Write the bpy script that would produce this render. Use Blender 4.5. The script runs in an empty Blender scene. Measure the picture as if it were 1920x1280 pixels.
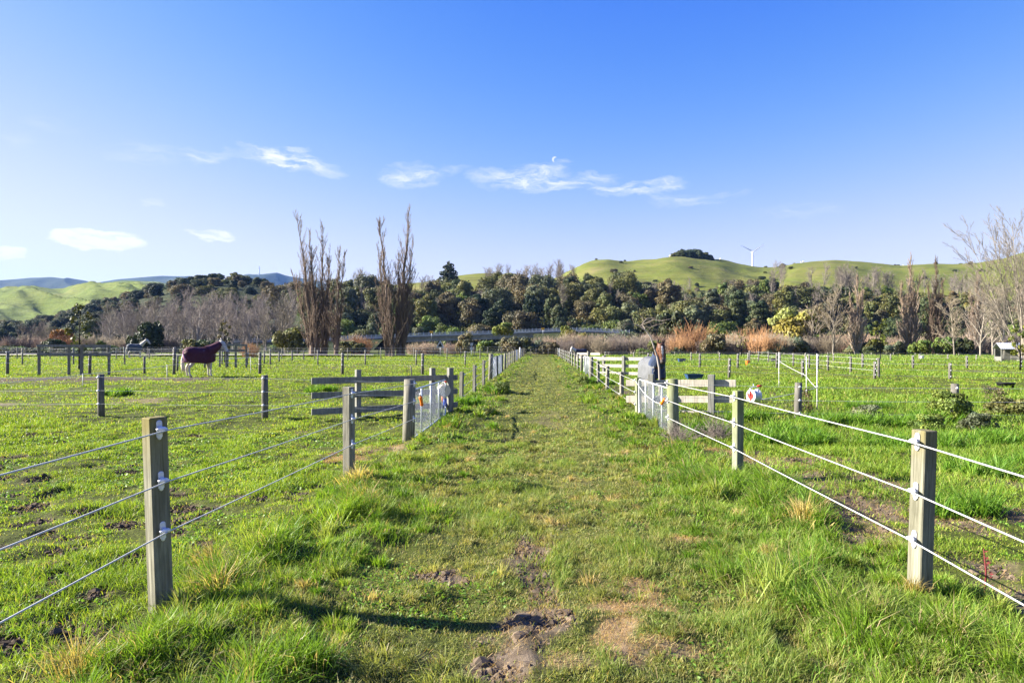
import bpy, math, random
import numpy as np
from mathutils import Vector, Matrix
R = math.radians
S = bpy.context.scene
COL = S.collection
PI = math.pi

# ------------------------------------------------------------------ camera
CAM = np.array([0.0, 0.0, 1.65]); F = 1280.0; TH = math.atan(52 / 1280.0); HY = 643.0
cam_d = bpy.data.cameras.new('camera'); cam = bpy.data.objects.new('camera', cam_d); COL.objects.link(cam)
cam.location = CAM; cam.rotation_euler = (PI / 2, 0, TH)
cam_d.sensor_width = 36; cam_d.lens = 24; cam_d.shift_y = 3 / 1920; cam_d.clip_end = 30000; cam_d.clip_start = 0.05
S.camera = cam
fw = np.array([-math.sin(TH), math.cos(TH), 0]); rt = np.array([math.cos(TH), math.sin(TH), 0])

def ray(px, py):
    return fw + rt * ((px - 960) / F) + np.array([0, 0, (HY - py) / F])
def at(px, py, y):
    """The point at distance y down the lane seen in direction (px, py) of the photograph."""
    d = ray(px, py); return CAM + d * (y / d[1])
def xa(px, y): return at(px, HY, y)[0]
def za(py, px, y): return at(px, py, y)[2]

# ------------------------------------------------------------------ noise
def _h(ix, iy, seed):
    n = (ix.astype(np.int64) * 374761393 + iy.astype(np.int64) * 668265263 + seed * 982451653) & 0xffffffff
    n = ((n ^ (n >> 13)) * 1274126177) & 0xffffffff
    n = n ^ (n >> 16)
    return (n & 0xffff) / 65535.0
def vn(x, y, seed=0):
    x = np.asarray(x, float); y = np.asarray(y, float)
    ix = np.floor(x); iy = np.floor(y); fx = x - ix; fy = y - iy
    fx = fx * fx * (3 - 2 * fx); fy = fy * fy * (3 - 2 * fy)
    a = _h(ix, iy, seed); b = _h(ix + 1, iy, seed); c = _h(ix, iy + 1, seed); d = _h(ix + 1, iy + 1, seed)
    return (a * (1 - fx) + b * fx) * (1 - fy) + (c * (1 - fx) + d * fx) * fy
def fbm(x, y, seed=0, o=4):
    s = 0; a = 1; t = 0
    for k in range(o):
        s = s + a * vn(np.asarray(x) * 2 ** k + 17.3 * k, np.asarray(y) * 2 ** k + 9.1 * k, seed + k); t += a; a *= .5
    return s / t
def sst(a, b, x):
    t = np.clip((np.asarray(x, float) - a) / (b - a), 0, 1); return t * t * (3 - 2 * t)

# ------------------------------------------------------------------ ground shape
XL, XR = -2.32, 2.5
def verge(x, y):
    x = np.asarray(x, float); y = np.asarray(y, float)
    w = (fbm(x * 1.1, y * .8, 31, 2) - .5) * 1.1
    l = sst(-2.45, -2.05, x + w * .25) * (1 - sst(-1.5, -.9, x + w))
    r = sst(.95, 1.6, x + w) * (1 - sst(2.55, 3.1, x + w * .4))
    near = 1 - sst(1.5, 3.2, y) * .0
    return np.maximum(l, r) * near
def zg(x, y):
    x = np.asarray(x, float); y = np.asarray(y, float)
    z = -0.12 * sst(3.5, 14, y) + 0.02 * verge(x, y)
    z = z + (fbm(x * .35, y * .35, 5, 3) - .5) * .10 * sst(2, 9, y + np.abs(x))
    amp = np.where(np.abs(x) > 2.4, .11, .075)
    z = z + (fbm(x * 2.0, y * 2.0, 9, 4) - .5) * amp * (1 - sst(30, 60, y))
    lump = sst(.50, .72, fbm(x * 2.7 + 40, y * 2.3, 19, 2)); z = z + lump * (.03 + .025 * verge(x, y)) * (1 - sst(40, 80, y))
    return z
def gz(x, y): return float(zg(np.array([x]), np.array([y]))[0])
def hit(px, py):
    d = ray(px, py); z = 0.
    for k in range(4):
        s = (CAM[2] - z) / -d[2]; p = CAM + d * s; z = -0.12 * float(sst(3.5, 14, p[1]))
    return p

# soil patches: (px, py, rx px, ry px, strength, kind)  kind 0 soil, 1 straw, 2 dark mud
PATCH = [(1000,1075,52,60,1,0),(985,1165,72,34,1,0),(965,1245,95,52,1,0),(1020,1180,60,30,.95,0),(830,1078,66,24,1,0),(905,1195,40,18,.8,0),
 (1030,1020,24,18,.8,0),(1008,1120,38,22,.95,0),(978,1208,50,20,.9,0),(1000,1045,22,14,.8,0),(930,1265,60,18,.8,0),(1060,985,26,10,.5,0),(800,1230,40,15,.5,1),(1190,1108,66,18,1,1),(1180,1143,95,17,1,1),(1165,1205,50,44,1,1),(1310,1018,60,11,1,1),(1260,1215,60,18,.7,1),
 (1090,1250,60,25,.5,1),(1030,790,40,18,.3,1),(1010,850,50,10,.25,1),(1080,900,40,9,.25,1),(1130,960,40,9,.3,1),(1200,985,40,8,.4,1),
 (1330,848,85,16,1,0),(1300,838,40,10,.9,1),(1420,862,90,15,.9,0),(1500,868,110,16,.8,0),(1560,905,130,24,.9,0),(1640,960,120,34,.9,0),(1600,1000,60,25,.8,0),
 (1830,900,120,16,.7,0),(1860,955,130,24,.9,0),(1800,985,90,24,.85,0),(1850,1060,80,40,.7,0),(1900,1120,60,40,.7,0),(1680,1010,60,30,.7,0),
 (1370,1010,20,8,.4,1),(1465,742,60,8,.6,0),(1500,765,60,8,.5,0),
 (150,711,260,5,1,2),(330,712,140,5,.95,0),(60,712,120,5,.9,2),(560,690,110,4,.7,0),(700,688,120,4,.5,0),(820,690,60,5,.4,1),(250,752,60,5,.6,1),
 (1780,683,140,4,.7,1),(1560,680,70,4,.5,1),(1890,697,40,4,.6,0),(1180,745,30,14,.8,0),(1160,735,20,14,.7,0),
 (20,1212,45,18,1,2),(60,985,45,12,1,2),(230,990,40,12,.9,2),(355,975,50,9,1,2),(370,1028,25,10,1,2),(250,1040,30,8,.9,2),(20,1190,30,8,.8,2),(560,880,50,8,.6,2),(720,845,60,14,.8,1),(640,860,40,8,.7,1),(0,760,40,6,.8,1),(690,930,60,14,.45,1)]
_r = random.Random(4)
for k in range(150):
    px = _r.uniform(-40, 640); py = _r.uniform(800, 1230)
    if px > 330 + (1150 - py) * 1.35: continue
    sc = (py - 643) / 400.
    PATCH.append((px, py, _r.uniform(18, 52) * sc, _r.uniform(5, 12) * sc, _r.uniform(.7, 1), 2))
_pw = []
for (px, py, rx, ry, s, k) in PATCH:
    c = hit(px, py); e = hit(px + rx, py); n1 = hit(px, py - ry) if py - ry > 660 else c; n2 = hit(px, py + ry)
    _pw.append((c[0], (n1[1] + n2[1]) / 2, max(.05, e[0] - c[0]), max(.05, abs(n1[1] - n2[1]) / 2), s, k))
def soil(x, y):
    """bare soil, dry straw, dark mud at the points: three arrays 0..1"""
    x = np.asarray(x, float); y = np.asarray(y, float)
    out = [np.zeros_like(x) for k in range(3)]
    wx = (fbm(x * 1.6, y * 1.6, 70, 3) - .5) * 1.5; wy = (fbm(x * 1.6, y * 1.6, 80, 3) - .5) * 1.5
    fine = (fbm(x * 7, y * 7, 90, 2) - .5)
    for (cx, cy, rx, ry, s, k) in _pw:
        sel = (np.abs(x - cx) < rx * 2.2) & (np.abs(y - cy) < ry * 2.2)
        if not sel.any(): continue
        d = np.hypot((x[sel] - cx) / rx + wx[sel], (y[sel] - cy) / ry + wy[sel]) + fine[sel] * .6
        out[k][sel] = np.maximum(out[k][sel], s * (1 - sst(.55, 1.15, d)))
    return out

# ------------------------------------------------------------------ scene helpers
def tag(o, label=None, cat=None, group=None, kind=None):
    if label: o['label'] = label
    if cat: o['category'] = cat
    if group: o['group'] = group
    if kind: o['kind'] = kind
    return o
def empty(name, loc, label, cat, group=None, rz=0, sc=1):
    o = bpy.data.objects.new(name, None); COL.objects.link(o); o.location = loc; o.rotation_euler = (0, 0, rz)
    o.scale = (sc, sc, sc) if not hasattr(sc, '__len__') else sc
    o.empty_display_size = .1
    return tag(o, label, cat, group)
def link(name, me, m=None, parent=None, loc=(0, 0, 0), rot=(0, 0, 0)):
    o = bpy.data.objects.new(name, me); COL.objects.link(o)
    if m is not None and len(me.materials) == 0: me.materials.append(m)
    o.parent = parent; o.location = loc; o.rotation_euler = rot
    return o
def npmesh(name, V, loops, starts, col=None, smooth=False):
    me = bpy.data.meshes.new(name)
    me.vertices.add(len(V)); me.vertices.foreach_set('co', np.ascontiguousarray(V, np.float32).ravel())
    loops = np.ascontiguousarray(loops, np.int32).ravel(); me.loops.add(len(loops)); me.loops.foreach_set('vertex_index', np.ascontiguousarray(loops, np.int32).ravel())
    me.polygons.add(len(starts)); me.polygons.foreach_set('loop_start', np.ascontiguousarray(starts, np.int32))
    me.polygons.foreach_set('use_smooth', np.full(len(starts), smooth, bool))
    if col is not None:
        a = me.attributes.new('Col', 'FLOAT_COLOR', 'POINT')
        c = np.ones((len(V), 4), np.float32); c[:, :3] = col; a.data.foreach_set('color', c.ravel())
    me.update(calc_edges=True)
    return me
class MB:
    """Collects boxes, tubes and lathes into one mesh."""
    def __init__(s): s.v = []; s.f = []; s.sm = []
    def add(s, v, f, sm=False):
        b = len(s.v); s.v += [tuple(p) for p in v]; s.f += [tuple(i + b for i in q) for q in f]; s.sm += [sm] * len(f); return s
    def box(s, lo, hi, M=None, bev=0):
        (a, b, c), (d, e, g) = lo, hi
        if bev:
            v = []; t = bev
            for z, k in ((c, t), (c + t, 0), (g - t, 0), (g, t)):
                for (x, y) in ((a + k + t*(k==0), b + k), (d - k - t*(k==0), b + k), (d - k, b + k + t*(k==0)), (d - k, e - k - t*(k==0)), (d - k - t*(k==0), e - k), (a + k + t*(k==0), e - k), (a + k, e - k - t*(k==0)), (a + k, b + k + t*(k==0))):
                    v.append((x, y, z))
            f = [tuple(range(7, -1, -1)), tuple(range(24, 32))]
            for r in range(3):
                for i in range(8):
                    j = (i + 1) % 8; f.append((r*8+i, r*8+j, r*8+8+j, r*8+8+i))
        else:
            v = [(a,b,c),(d,b,c),(d,e,c),(a,e,c),(a,b,g),(d,b,g),(d,e,g),(a,e,g)]
            f = [(3,2,1,0),(4,5,6,7),(0,1,5,4),(1,2,6,5),(2,3,7,6),(3,0,4,7)]
        if M is not None: v = [tuple(M @ Vector(p)) for p in v]
        return s.add(v, f)
    def tube(s, P, r, n=6, cap=True, sm=True):
        P = [Vector(p) for p in P]; m = len(P); rr = r if hasattr(r, '__len__') else [r] * m
        v = []; up = None
        for i in range(m):
            t = (P[min(i + 1, m - 1)] - P[max(i - 1, 0)]).normalized()
            if up is None:
                up = Vector((0, 0, 1)) if abs(t.z) < .9 else Vector((1, 0, 0))
            a = t.cross(up).normalized(); b = a.cross(t).normalized(); up = b
            for k in range(n):
                q = 2 * PI * k / n; v.append(P[i] + (a * math.cos(q) + b * math.sin(q)) * rr[i])
        f = []
        for i in range(m - 1):
            for k in range(n):
                l = (k + 1) % n; f.append((i*n+k, i*n+l, i*n+n+l, i*n+n+k))
        s.add(v, f, sm)
        if cap:
            b = len(s.v) - len(v); s.f += [tuple(range(b + n - 1, b - 1, -1)), tuple(range(b + (m-1)*n, b + m*n))]; s.sm += [False, False]
        return s
    def ell(s, c, r, M=None, nu=12, nv=8):
        v = [];
        for i in range(nv + 1):
            a = PI * i / nv
            for k in range(nu):
                q = 2 * PI * k / nu; v.append(Vector((r[0]*math.sin(a)*math.cos(q), r[1]*math.sin(a)*math.sin(q), r[2]*math.cos(a))))
        if M is not None: v = [M @ p for p in v]
        v = [p + Vector(c) for p in v]; f = []
        for i in range(nv):
            for k in range(nu):
                l = (k + 1) % nu; f.append((i*nu+k, i*nu+nu+k, i*nu+nu+l, i*nu+l))
        return s.add(v, f, True)
    def mesh(s, name):
        me = bpy.data.meshes.new(name); me.from_pydata(s.v, [], s.f)
        me.polygons.foreach_set('use_smooth', s.sm); me.update(); return me
    def obj(s, name, m, parent=None, loc=(0,0,0), rot=(0,0,0)): return link(name, s.mesh(name), m, parent, loc, rot)

# ------------------------------------------------------------------ materials
def newmat(name):
    m = bpy.data.materials.new(name); m.use_nodes = True; nt = m.node_tree; nt.nodes.clear()
    out = nt.nodes.new('ShaderNodeOutputMaterial'); return m, nt, out
def N(nt, t, ins=None, **kw):
    n = nt.nodes.new(t)
    for k, v in kw.items(): setattr(n, k, v)
    if ins:
        for k, v in ins.items():
            if hasattr(v, 'is_output') or isinstance(v, bpy.types.NodeSocket): nt.links.new(v, n.inputs[k])
            else: n.inputs[k].default_value = v
    return n
def c4(c): return (c[0], c[1], c[2], 1)
def coords(nt, space, scale):
    if space == 'Object': o = N(nt, 'ShaderNodeTexCoord').outputs['Object']
    else: o = N(nt, 'ShaderNodeNewGeometry').outputs['Position']
    return N(nt, 'ShaderNodeMapping', {'Vector': o, 'Scale': scale}).outputs[0]
def ramp(nt, fac, stops):
    n = N(nt, 'ShaderNodeValToRGB', {'Fac': fac}); e = n.color_ramp.elements
    while len(e) < len(stops): e.new(.5)
    for el, (p, c) in zip(e, stops): el.position = p; el.color = c4(c)
    return n.outputs[0]
def mixc(nt, f, a, b, mode='MIX'):
    n = N(nt, 'ShaderNodeMix', data_type='RGBA', blend_type=mode)
    for k, v in ((0, f), (6, a), (7, b)):
        if isinstance(v, bpy.types.NodeSocket): nt.links.new(v, n.inputs[k])
        else: n.inputs[k].default_value = c4(v) if hasattr(v, '__len__') else v
    return n.outputs[2]
def pm(name, stops, scale=(6, 6, 6), rough=.75, bump=.0, detail=5, space='Object', metal=0, spec=.3, bscale=None, bd=.01):
    m, nt, out = newmat(name)
    v = coords(nt, space, scale)
    nz = N(nt, 'ShaderNodeTexNoise', {'Vector': v, 'Scale': 1., 'Detail': detail, 'Roughness': .6})
    c = ramp(nt, nz.outputs[0], stops)
    b = N(nt, 'ShaderNodeBsdfPrincipled', {'Base Color': c, 'Roughness': rough, 'Metallic': metal, 'Specular IOR Level': spec})
    if bump:
        n2 = N(nt, 'ShaderNodeTexNoise', {'Vector': coords(nt, space, bscale or tuple(q * 3 for q in scale)), 'Scale': 1., 'Detail': 4})
        nb = N(nt, 'ShaderNodeBump', {'Height': n2.outputs[0], 'Strength': bump, 'Distance': bd}); nt.links.new(nb.outputs[0], b.inputs['Normal'])
    nt.links.new(b.outputs[0], out.inputs[0]); return m
def plain(name, c, rough=.5, metal=0, var=.18, sc=14):
    d = tuple(q * (1 - var) for q in c); e = tuple(min(1, q * (1 + var)) for q in c)
    return pm(name, [(.3, d), (.7, e)], (sc, sc, sc), rough, 0, 4, 'Object', metal)
def wood(name, dark, light, moss=None, z0=.55, z1=1.05):
    """Weathered timber: streaks along the grain, knots and cracks, moss near the top end."""
    m, nt, out = newmat(name)
    v = coords(nt, 'Object', (38, 38, 2.2))
    oi = N(nt, 'ShaderNodeObjectInfo').outputs['Random']
    off = N(nt, 'ShaderNodeVectorMath', {0: v}, operation='ADD'); cm = N(nt, 'ShaderNodeCombineXYZ', {'X': N(nt, 'ShaderNodeMath', {0: oi, 1: 50.}, operation='MULTIPLY').outputs[0]}); nt.links.new(cm.outputs[0], off.inputs[1])
    n1 = N(nt, 'ShaderNodeTexNoise', {'Vector': off.outputs[0], 'Scale': 1., 'Detail': 6, 'Roughness': .65, 'Distortion': .6})
    c = ramp(nt, n1.outputs[0], [(.25, dark), (.5, tuple((a + b) / 2 for a, b in zip(dark, light))), (.72, light)])
    n3 = N(nt, 'ShaderNodeTexNoise', {'Vector': coords(nt, 'Object', (9, 9, 4)), 'Scale': 1., 'Detail': 5})
    c = mixc(nt, N(nt, 'ShaderNodeMapRange', {0: n3.outputs[0], 1: .45, 2: .75, 3: 0., 4: .5}).outputs[0], c, tuple(q * .6 for q in dark))
    n4 = N(nt, 'ShaderNodeTexNoise', {'Vector': N(nt, 'ShaderNodeMapping', {'Vector': off.outputs[0], 'Scale': (2.6, 2.6, .5)}).outputs[0], 'Scale': 1., 'Detail': 3})
    c = mixc(nt, N(nt, 'ShaderNodeMapRange', {0: n4.outputs[0], 1: .60, 2: .66, 3: 0., 4: .75}).outputs[0], c, tuple(q * .35 for q in dark))
    if moss:
        z = N(nt, 'ShaderNodeSeparateXYZ', {0: N(nt, 'ShaderNodeTexCoord').outputs['Object']}).outputs[2]
        g = N(nt, 'ShaderNodeMath', {0: N(nt, 'ShaderNodeMapRange', {0: z, 1: z0, 2: z1}).outputs[0], 1: n3.outputs[0]}, operation='MULTIPLY')
        c = mixc(nt, N(nt, 'ShaderNodeMapRange', {0: g.outputs[0], 1: .12, 2: .5, 3: 0., 4: .85}).outputs[0], c, moss)
    b = N(nt, 'ShaderNodeBsdfPrincipled', {'Base Color': c, 'Roughness': .85, 'Specular IOR Level': .2})
    nb = N(nt, 'ShaderNodeBump', {'Height': n1.outputs[0], 'Strength': .7, 'Distance': .008}); nt.links.new(nb.outputs[0], b.inputs['Normal'])
    nt.links.new(b.outputs[0], out.inputs[0]); return m
def leafmat(name, c, trans=.35, rough=.5, rnd=.25, spec=.25, tcol=None):
    """Leaves and blades: the mesh's own colour variation times one hue, with light coming through."""
    m, nt, out = newmat(name)
    a = N(nt, 'ShaderNodeAttribute', attribute_name='Col').outputs['Color']
    oi = N(nt, 'ShaderNodeObjectInfo').outputs['Random']
    k = N(nt, 'ShaderNodeMapRange', {0: oi, 3: 1 - rnd, 4: 1 + rnd}).outputs[0]
    col = mixc(nt, 1., a, c, 'MULTIPLY')
    col = N(nt, 'ShaderNodeVectorMath', {0: col, 'Scale': k}, operation='SCALE').outputs[0]
    b = N(nt, 'ShaderNodeBsdfPrincipled', {'Base Color': col, 'Roughness': rough, 'Specular IOR Level': spec})
    t = N(nt, 'ShaderNodeBsdfTranslucent', {'Color': mixc(nt, 1., col, tcol or (1.25, 1.2, .6), 'MULTIPLY')})
    x = N(nt, 'ShaderNodeMixShader', {0: trans, 1: b.outputs[0], 2: t.outputs[0]})
    nt.links.new(x.outputs[0], out.inputs[0]); return m

M = {}
M['grey_wood'] = wood('weathered_grey_timber', (.085, .08, .06), (.30, .285, .23))
M['moss_wood'] = wood('mossy_grey_timber', (.075, .072, .045), (.28, .27, .205), (.15, .125, .03), .75, 1.15)
M['green_wood'] = wood('lichen_green_timber', (.10, .11, .065), (.29, .31, .215), (.15, .17, .06), .2, 1.2)
M['dark_wood'] = wood('dark_weathered_timber', (.07, .065, .055), (.20, .19, .16))
M['rail_wood'] = wood('sunlit_tone_rail_timber', (.27, .25, .20), (.52, .48, .40))  # grey timber with sunlight painted in as a paler tone, for the right panels
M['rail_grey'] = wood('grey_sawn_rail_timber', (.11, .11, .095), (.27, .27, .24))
M['rope'] = pm('white_electric_rope', [(.35, (.36, .36, .35)), (.65, (.55, .55, .53))], (300, 300, 300), .6)
M['wire_far'] = plain('pale_fence_wire', (.6, .6, .58), .5)
M['insul'] = plain('white_plastic_insulator', (.60, .60, .62), .4)
M['galv'] = pm('galvanised_steel_tube', [(.3, (.42, .45, .49)), (.7, (.62, .65, .69))], (20, 20, 20), .42, metal=.35, spec=.5)
M['mesh'] = plain('galvanised_mesh_wire', (.42, .45, .47), .45, .3)
M['orange'] = plain('orange_plastic', (.75, .17, .015), .4)
M['blue_pl'] = plain('blue_plastic', (.02, .06, .42), .4)
M['red_pl'] = plain('red_plastic', (.55, .03, .025), .4)
M['white_pl'] = plain('white_plastic', (.58, .58, .56), .4)
M['cream_pl'] = plain('cream_plastic', (.66, .58, .44), .5)
M['black_pl'] = plain('black_rubber', (.014, .015, .017), .55)
M['trough'] = plain('dark_blue_plastic_trough', (.02, .055, .13), .45)
M['tan_hair'] = plain('pale_horse_hair', (.62, .54, .42), .7, 0, .25, 25)
# ------------------------------------------------------------------ world, sun
SUN_AZ, SUN_EL = R(-87), R(26)      # azimuth from +Y towards +X
w = bpy.data.worlds.new('World'); S.world = w; w.use_nodes = True
nt = w.node_tree; nt.nodes.clear()
wo = nt.nodes.new('ShaderNodeOutputWorld'); bg = nt.nodes.new('ShaderNodeBackground')
sky = N(nt, 'ShaderNodeTexSky', sky_type='NISHITA'); sky.sun_disc = False
sky.sun_elevation = SUN_EL; sky.sun_rotation = SUN_AZ; sky.altitude = 50; sky.air_density = 1.0; sky.dust_density = .15; sky.ozone_density = 3.0
gen = N(nt, 'ShaderNodeTexCoord').outputs['Generated']
def MA(op, a, b=0., c=0., clamp=False):
    n = N(nt, 'ShaderNodeMath', operation=op, use_clamp=clamp)
    for i, v in enumerate((a, b, c)):
        if isinstance(v, bpy.types.NodeSocket): nt.links.new(v, n.inputs[i])
        else: n.inputs[i].default_value = v
    return n.outputs[0]
sp = N(nt, 'ShaderNodeSeparateXYZ', {0: gen})
AZ = MA('ARCTAN2', sp.outputs[0], sp.outputs[1]); EL = MA('ARCSINE', sp.outputs[2])
# wispy clouds: soft patches of stretched, warped noise at fixed bearings
wn = N(nt, 'ShaderNodeTexNoise', {'Vector': N(nt, 'ShaderNodeCombineXYZ', {0: MA('MULTIPLY', AZ, 14.), 1: MA('MULTIPLY', EL, 34.)}).outputs[0], 'Scale': 1., 'Detail': 5, 'Roughness': .6})
ws = N(nt, 'ShaderNodeSeparateColor', {0: wn.outputs['Color']})
wa = MA('MULTIPLY', MA('SUBTRACT', ws.outputs[0], .5), .075); we = MA('MULTIPLY', MA('SUBTRACT', ws.outputs[1], .5), .04)
AZw = MA('ADD', AZ, wa); ELw = MA('ADD', EL, we)
fine = N(nt, 'ShaderNodeTexNoise', {'Vector': N(nt, 'ShaderNodeCombineXYZ', {0: MA('ADD', MA('MULTIPLY', AZw, 26.), MA('MULTIPLY', ELw, 30.)), 1: MA('MULTIPLY', ELw, 120.)}).outputs[0], 'Scale': 1., 'Detail': 7, 'Roughness': .62}).outputs[0]
CL = [  # px, py, half width, half height, strength, crispness, tilt
 (545,303,115,20,.95,0,.07),(385,293,60,18,.45,0,-.1),(270,290,90,22,.18,0,0),(545,285,40,9,.5,0,-.3),(770,330,65,24,.62,0,0),(830,327,60,10,.30,0,-.1),(985,333,105,27,.8,0,0),(1075,342,85,17,.62,0,-.12),(1010,318,60,12,.5,0,-.2),
 (1195,352,110,14,.72,0,-.03),(1285,374,90,14,.30,0,.12),(1500,396,100,14,.16,0,0),(1350,372,60,12,.2,0,-.1),(180,446,88,19,1.7,1,.02),(145,441,52,13,1.2,1,0),(400,444,52,9,1.0,.6,.12),(8,473,34,9,1.2,1,0),(285,380,28,7,.3,.3,0),(100,240,60,12,.15,0,.1),(40,262,30,14,.12,0,0)]
tot = None
for (px, py, hw, hh, s, cr, tl) in CL:
    d = ray(px, py); a0 = math.atan2(d[0], d[1]); e0 = math.asin(d[2] / np.linalg.norm(d))
    k = F * (1 + ((px - 960) / F) ** 2)
    da = MA('SUBTRACT', AZw, a0)
    u = MA('MULTIPLY', da, k / hw)
    v = MA('MULTIPLY', MA('ADD', MA('SUBTRACT', ELw, e0), MA('MULTIPLY', da, tl)), F / hh)
    r2 = MA('ADD', MA('MULTIPLY', u, u), MA('MULTIPLY', v, v))
    g = MA('MULTIPLY_ADD', r2, -1., 1., True)
    if cr: g = MA('MULTIPLY', MA('MULTIPLY', MA('MULTIPLY', g, 1 + 1.8 * cr, 0., True), MA('MULTIPLY_ADD', fine, 3.4, -.85, True)), s * .85)
    else: g = MA('MULTIPLY', MA('MULTIPLY', g, MA('MULTIPLY_ADD', fine, 3.2, -1.15, True)), s * 1.35)
    tot = g if tot is None else MA('MAXIMUM', tot, g)
tot = MA('MULTIPLY', tot, MA('MULTIPLY_ADD', fine, .9, .45, True), 0., True)
# film-like contrast and shoulder per channel, so the bright horizon keeps its blue
sc3 = N(nt, 'ShaderNodeSeparateColor', {0: sky.outputs[0]}); chs = []
for ch, (p_, a_, k_) in enumerate(((3.2, .088, 1.03), (2.1, .100, .85), (1.0, 2.3, 2.2))):
    x_ = MA('MULTIPLY', MA('POWER', sc3.outputs[ch], p_), a_)
    kk = k_ if ch < 2 else k_ / a_
    chs.append(MA('MULTIPLY', MA('DIVIDE', x_, MA('MULTIPLY_ADD', x_, kk, 1.)), 1 / .222))
skyc = N(nt, 'ShaderNodeCombineColor', {0: chs[0], 1: chs[1], 2: chs[2]}).outputs[0]
dm = ray(1040, 299); am, em = math.atan2(dm[0], dm[1]), math.asin(dm[2] / np.linalg.norm(dm))
def disc(a0, e0, r_):
    u = MA('DIVIDE', MA('SUBTRACT', AZ, a0), r_); v = MA('DIVIDE', MA('SUBTRACT', EL, e0), r_)
    return MA('MULTIPLY', MA('SUBTRACT', 1., MA('ADD', MA('MULTIPLY', u, u), MA('MULTIPLY', v, v))), 3., 0., True)
moon = MA('MULTIPLY', MA('MULTIPLY', disc(am, em, .0043), MA('SUBTRACT', 1., disc(am + .0026, em - .0012, .0042))), .75)
tot = MA('MAXIMUM', tot, moon)
cl = mixc(nt, tot, skyc, (4.9, 5.0, 5.1))
nt.links.new(cl, bg.inputs[0]); bg.inputs[1].default_value = .05
nt.links.new(bg.outputs[0], wo.inputs[0])
sd = bpy.data.lights.new('sun', 'SUN'); sd.energy = 5.0; sd.angle = R(.5); sd.color = (1, .93, .82)
so = bpy.data.objects.new('sun', sd); COL.objects.link(so)
to_sun = Vector((math.sin(SUN_AZ) * math.cos(SUN_EL), math.cos(SUN_AZ) * math.cos(SUN_EL), math.sin(SUN_EL)))
so.rotation_euler = to_sun.to_track_quat('Z', 'Y').to_euler(); so.location = (-40, 0, 40)
S.view_settings.view_transform = 'Standard'; S.view_settings.look = 'None'; S.view_settings.gamma = 1; S.view_settings.exposure = 2.15
S.cycles.max_bounces = 6; S.cycles.transparent_max_bounces = 4; S.cycles.volume_bounces = 0

# ------------------------------------------------------------------ ground
def axis(dense, n0, far, n1, g):
    a = np.linspace(-dense, dense, n0); t = np.linspace(0, 1, n1 + 1)[1:] ** g
    return np.concatenate([-(dense + t[::-1] * (far - dense)), a, dense + t * (far - dense)])
xs = axis(11, 520, 4800, 90, 4.0)
ys = np.concatenate([np.linspace(-40, .8, 12)[:-1], .8 + (np.linspace(0, 1, 480) ** 1.9) * 44, 44.8 + (np.linspace(0, 1, 150)[1:] ** 3.2) * 4700])
X, Y = np.meshgrid(xs, ys); Xf, Yf = X.ravel(), Y.ravel()
so_, st_, mu_ = soil(Xf, Yf)
bare = np.maximum(np.maximum(so_, st_ * .6), mu_)
Z = zg(Xf, Yf) - .045 * mu_ - .015 * so_ + (fbm(Xf * 9, Yf * 9, 40, 3) - .5) * .085 * np.maximum(so_ * .7, mu_)
nx, ny = len(xs), len(ys)
i = (np.arange(ny - 1)[:, None] * nx + np.arange(nx - 1)[None]).ravel()
loops = np.stack([i, i + 1, i + nx + 1, i + nx], 1)
gcol = np.stack([np.maximum(so_, mu_), st_, mu_], 1)
gm = npmesh('ground', np.stack([Xf, Yf, Z], 1), loops, np.arange(len(i)) * 4, gcol, True)
m, nt, out = newmat('pasture_soil')
at_ = N(nt, 'ShaderNodeSeparateColor', {0: N(nt, 'ShaderNodeAttribute', attribute_name='Col').outputs['Color']})
P1 = coords(nt, 'World', (1, 1, 1))
n1 = N(nt, 'ShaderNodeTexNoise', {'Vector': P1, 'Scale': .55, 'Detail': 8, 'Roughness': .65})
n2 = N(nt, 'ShaderNodeTexNoise', {'Vector': P1, 'Scale': 9., 'Detail': 8, 'Roughness': .7})
n3 = N(nt, 'ShaderNodeTexNoise', {'Vector': P1, 'Scale': .08, 'Detail': 4})
gr = ramp(nt, n1.outputs[0], [(.3, (.055, .07, .012)), (.5, (.09, .11, .017)), (.7, (.12, .135, .025))])
gr = mixc(nt, N(nt, 'ShaderNodeMapRange', {0: n2.outputs[0], 1: .35, 2: .6, 3: .55, 4: 0.}).outputs[0], gr, (.04, .055, .012))
gr = mixc(nt, N(nt, 'ShaderNodeMapRange', {0: n3.outputs[0], 1: .55, 2: .75, 3: 0., 4: .6}).outputs[0], gr, (.14, .13, .04))
n5 = N(nt, 'ShaderNodeTexNoise', {'Vector': P1, 'Scale': 55., 'Detail': 5, 'Roughness': .75})
gr = mixc(nt, N(nt, 'ShaderNodeMapRange', {0: n5.outputs[0], 1: .42, 2: .56, 3: .85, 4: 0.}).outputs[0], gr, (.028, .030, .010))
sc_ = ramp(nt, n2.outputs[0], [(.3, (.04, .03, .021)), (.5, (.10, .076, .053)), (.72, (.175, .138, .10))])
mc_ = ramp(nt, n2.outputs[0], [(.3, (.035, .026, .017)), (.55, (.085, .065, .042)), (.75, (.15, .12, .075))])
tc_ = ramp(nt, n2.outputs[0], [(.3, (.12, .088, .054)), (.6, (.27, .20, .12))])
c = mixc(nt, at_.outputs[0], gr, sc_); c = mixc(nt, at_.outputs[2], c, mc_); c = mixc(nt, at_.outputs[1], c, tc_)
b = N(nt, 'ShaderNodeBsdfPrincipled', {'Base Color': c, 'Roughness': .95, 'Specular IOR Level': .1})
nb = N(nt, 'ShaderNodeBump', {'Height': n2.outputs[0], 'Strength': .8, 'Distance': .03}); nt.links.new(nb.outputs[0], b.inputs['Normal'])
nt.links.new(b.outputs[0], out.inputs[0]); M['ground'] = m
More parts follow.
